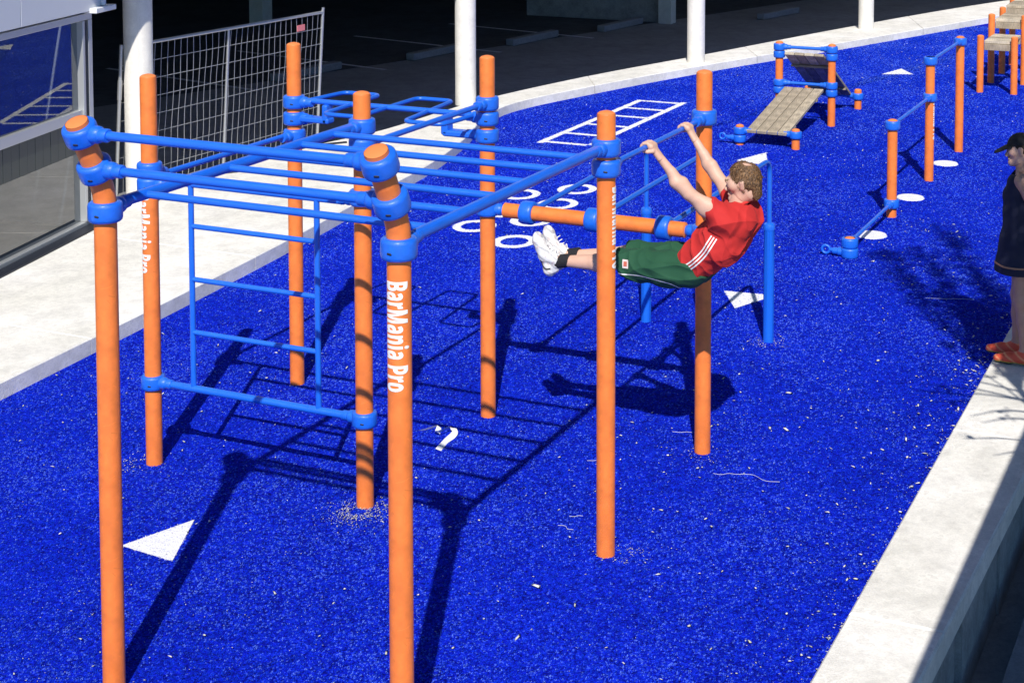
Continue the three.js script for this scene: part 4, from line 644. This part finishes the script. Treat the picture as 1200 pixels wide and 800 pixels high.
{ // ---- woman standing on the kerb
  const t = thing('person', 'person in dark dress, black cap and orange shoes standing on the concrete kerb', 'person', [3.5, 0.1, -4.27]); t.scale.setScalar(1.075);
  const P = [];
  const leg = (z, x) => { P.push([0.0, 0.86, z * 0.8, x * 0.6 + 0.0, 0.48, z, 0.085, 0.055], [x * 0.6, 0.48, z, x * 0.8 + 0.02, 0.33, z, 0.054, 0.056], [x * 0.8 + 0.02, 0.33, z, x + 0.015, 0.09, z, 0.054, 0.033], [x + 0.015, 0.09, z, x - 0.1, 0.035, z, 0.035, 0.025]); };
  leg(0.1, 0.03); leg(-0.1, -0.06);
  P.push([0, 0.9, -0.07, 0, 0.9, 0.07, 0.115, 0.115], [0, 0.95, 0, 0.01, 1.15, 0, 0.12, 0.11], [-0.01, 1.15, -0.05, 0, 1.33, -0.06, 0.105, 0.09], [-0.01, 1.15, 0.05, 0, 1.33, 0.06, 0.105, 0.09], [0.01, 1.4, -0.15, 0.01, 1.4, 0.15, 0.05, 0.05], [0, 1.4, 0, -0.02, 1.52, 0, 0.052, 0.048]);
  for (const s of [-1, 1]) P.push([0.01, 1.4, 0.16 * s, 0.13, 1.15, 0.2 * s, 0.045, 0.036], [0.13, 1.15, 0.2 * s, 0.17, 0.93, 0.13 * s, 0.036, 0.024]);
  const b = field(P, 0.035), [lo, hi] = boundsOf(P, 0.03);
  const hd = headField(V(-0.03, 1.6, 0), V(-1, -0.22, 0.12), V(-0.1, 1, 0), 0.95);
  const hands = [-1, 1].map((s) => { const H = [], w = [0.17, 0.93, 0.13 * s]; for (const o of [-0.02, 0, 0.02]) H.push([w[0] + o * 0.6, w[1], w[2], w[0] - 0.012 + o, w[1] - 0.085, w[2], 0.017, 0.0155, 0.02]); [[-0.03, 0.075], [-0.01, 0.085], [0.011, 0.08], [0.03, 0.06]].forEach(([o, l]) => H.push([w[0] - 0.014 + o, w[1] - 0.09, w[2], w[0] - 0.02 + o, w[1] - 0.09 - l * 0.55, w[2] - s * 0.006, 0.0095, 0.0085, 0.005], [w[0] - 0.02 + o, w[1] - 0.09 - l * 0.55, w[2] - s * 0.006, w[0] - 0.022 + o, w[1] - 0.09 - l, w[2] - s * 0.022, 0.0085, 0.007, 0.005])); H.push([w[0] - 0.022, w[1] - 0.03, w[2], w[0] - 0.052, w[1] - 0.07, w[2] - s * 0.008, 0.013, 0.01, 0.008], [w[0] - 0.052, w[1] - 0.07, w[2] - s * 0.008, w[0] - 0.058, w[1] - 0.098, w[2] - s * 0.014, 0.01, 0.008, 0.006]); const f = field(H, 0.012), [a, q] = boundsOf(H, 0.012); return surfaceNets(f, a, q, 0.004, flatSkin([0.5, 0.28, 0.19])); });
  mesh('body', joinColored([surfaceNets(b, lo, hi, 0.012, flatSkin([0.5, 0.28, 0.19])), surfaceNets(hd.f, [-0.22, 1.42, -0.14], [0.14, 1.76, 0.14], 0.005, skinColor(hd.loc)), ...hands]), skinM, t);
  const hairF = (x, y, z) => { const [a, q, e] = hd.loc(x, y, z); let d = (Math.hypot((a + 0.018) / 0.1, (q - 0.022) / 0.1, e / 0.08) - 1) * 0.085 + 0.003 * Math.sin(e * 160 + a * 60); d = Math.max(d, a - 0.03); d = Math.min(d, Math.hypot((a + 0.1) * 1.1, (q + 0.05) * 0.5, e) - 0.04 + 0.003 * Math.sin(q * 200)); return d * 0.95; };
  mesh('hair', surfaceNets(hairF, [-0.2, 1.42, -0.14], [0.2, 1.76, 0.14], 0.006), cloth(0.03, 0.018, 0.01, 301), t);
  const capF = (x, y, z) => { const [a, q, e] = hd.loc(x, y, z); let d = (Math.hypot((a + 0.012) / 0.105, (q - 0.03) / 0.105, e / 0.088) - 1) * 0.09; d = Math.max(d, 0.045 - q); const vis = (Math.hypot((a - 0.07) / 0.13, e / 0.088) - 1) * 0.09; const v = Math.max(vis, Math.abs(q - 0.05 + 0.35 * Math.max(0, a - 0.09) + 1.2 * e * e) - 0.0075, 0.05 - a); return Math.min(d, v) * 0.95; };
  mesh('cap', surfaceNets(capF, [-0.3, 1.56, -0.14], [0.18, 1.78, 0.14], 0.005), cloth(0.012, 0.012, 0.014, 303), t);
  const D = [[-0.005, 1.36, -0.07, -0.01, 1.15, -0.06, 0.105, 0.118], [-0.005, 1.36, 0.07, -0.01, 1.15, 0.06, 0.105, 0.118], [-0.01, 1.15, -0.05, -0.01, 0.9, -0.07, 0.118, 0.14], [-0.01, 1.15, 0.05, -0.01, 0.9, 0.07, 0.118, 0.14], [-0.01, 0.9, -0.07, -0.02, 0.74, -0.08, 0.14, 0.165], [-0.01, 0.9, 0.07, -0.02, 0.74, 0.08, 0.14, 0.165], [-0.085, 1.27, -0.06, -0.085, 1.27, 0.06, 0.055, 0.055]];
  const d0 = field(D, 0.05);
  const dressF = (x, y, z) => { let d = d0(x, y, z) + 0.006 * Math.sin(z * 40 + 2 * Math.sin(y * 9)) * Math.max(0, 1.15 - y) * 2 + 0.003 * fnoise(x * 25, y * 20, z * 25); d = Math.max(d, 0.7 - y, y - 1.43); const nk = Math.hypot((x + 0.06) * 0.9, (y - 1.44) * 0.8, z) - 0.085; return Math.max(d, -nk); };
  const dress = mesh('dress', surfaceNets(dressF, [-0.3, 0.66, -0.34], [0.26, 1.46, 0.34], 0.009), cloth(0.008, 0.011, 0.036, 305), t);
  mesh('trim', surfaceNets((x, y, z) => Math.max(dressF(x, y, z) - 0.004, Math.abs(y - 0.765) - 0.007), [-0.3, 0.74, -0.34], [0.26, 0.79, 0.34], 0.005), cloth(0.4, 0.2, 0.12, 307), dress);
  for (const [x, z] of [[0.03, 0.1], [-0.06, -0.1]]) {
    const FP = [[x + 0.03, 0.055, z, x - 0.02, 0.06, z, 0.044, 0.044], [x - 0.02, 0.06, z, x - 0.1, 0.048, z, 0.044, 0.04], [x - 0.1, 0.048, z, x - 0.185, 0.036, z, 0.042, 0.03], [x + 0.015, 0.1, z, x + 0.01, 0.06, z, 0.043, 0.042]];
    const f = field(FP, 0.02), [a, q] = boundsOf(FP, 0.02);
    mesh('shoe', surfaceNets((X0, Y0, Z0) => Math.max(f(X0, Y0, Z0), 0.003 - Y0, Y0 - 0.115), a, q, 0.005, (X0, Y0, Z0) => (Y0 < 0.02 ? [0.03, 0.03, 0.03] : Y0 < 0.028 ? [0.5, 0.42, 0.06] : Math.sin(X0 * 60 + Y0 * 90) > 0.75 ? [0.85, 0.28, 0.12] : [0.78, 0.1, 0.045])), vm(0.6), t);
  }
}

// ---------------------------------------------------------------- young tree on the lower path (its crown shades the field)
{
  const t = thing('tree', 'young open tree of slender leafy limbs beside the lower path', 'tree', [4.9, -0.42, -0.6]);
  const woodG = [], pos = [];
  const limb = (pts, r0, r1, leaves, spread) => { const c = new THREE.CatmullRomCurve3(pts), n = 14; for (let k = 0; k < n; k++) woodG.push(cyl(c.getPoint(k / n), c.getPoint((k + 1) / n), r0 + (r1 - r0) * k / n, 7, r0 + (r1 - r0) * (k + 1) / n));
    for (let k = 0; k < leaves; k++) { const u = 0.22 + 0.78 * Math.pow(rnd(), 0.8), o = V(rr(-1, 1), rr(-1, 1), rr(-1, 1)).multiplyScalar(spread * (0.4 + 0.6 * rnd())), p = c.getPoint(u).add(o); if (k % 3 === 0) woodG.push(cyl(c.getPoint(Math.max(0, u - 0.06)), p, 0.005, 4, 0.002)); for (let q = 0; q < 4; q++) { const e = p.clone().add(V(rr(-0.06, 0.06), rr(-0.06, 0.06), rr(-0.06, 0.06))), a = V(rr(-1, 1), rr(-1, 1), rr(-1, 1)).normalize(), b = a.clone().cross(V(rr(-1, 1), 1, rr(-1, 1))).normalize(), s = rr(0.025, 0.05); const f = [e.clone().addScaledVector(a, s), e.clone().addScaledVector(b, s * 0.5), e.clone().addScaledVector(a, -s), e.clone().addScaledVector(b, -s * 0.5)]; for (const i of [0, 1, 2, 0, 2, 3]) pos.push(f[i].x, f[i].y, f[i].z); } } };
  const F = V(0.02, 3.6, 0.02); limb([V(0, 0, 0), V(0.03, 1.8, 0), F], 0.045, 0.035, 0, 0);
  for (const [x, y, z, n] of [[-0.4, 7.2, -0.25, 190], [0.42, 8.0, -0.5, 210], [0.62, 6.6, 0.05, 230], [0.12, 7.5, -0.1, 190], [0.5, 5.9, 0.35, 220], [-0.1, 6.0, -0.35, 90], [0.3, 5.4, 0.1, 200]]) { const e = V(x, y, z); limb([F, F.clone().lerp(e, 0.45).add(V(x * 0.22, 0, z * 0.22)), e], 0.024, 0.006, n, 0.21); }
  for (let k = 0; k < 15; k++) { const y = rr(2.3, 3.6), a = rnd() * 6.283, l = rr(0.35, 0.75), p = V(0.02, y, 0), e = V(Math.cos(a) * l - 0.15, y + rr(0.15, 0.6), Math.sin(a) * l); limb([p, p.clone().lerp(e, 0.5).add(V(0, 0.08, 0)), e], 0.015, 0.005, 1, 0.12); }
  mesh('trunk', merge(woodG), new THREE.MeshStandardMaterial({ color: lin(0.12, 0.09, 0.07), roughness: 0.95 }), t);
  const g = new THREE.BufferGeometry(); g.setAttribute('position', new THREE.Float32BufferAttribute(pos, 3)); g.computeVertexNormals();
  mesh('crown', g, new THREE.MeshStandardMaterial({ color: lin(0.06, 0.12, 0.03), roughness: 0.7, side: THREE.DoubleSide }), t);
}

renderer.render(scene, camera);
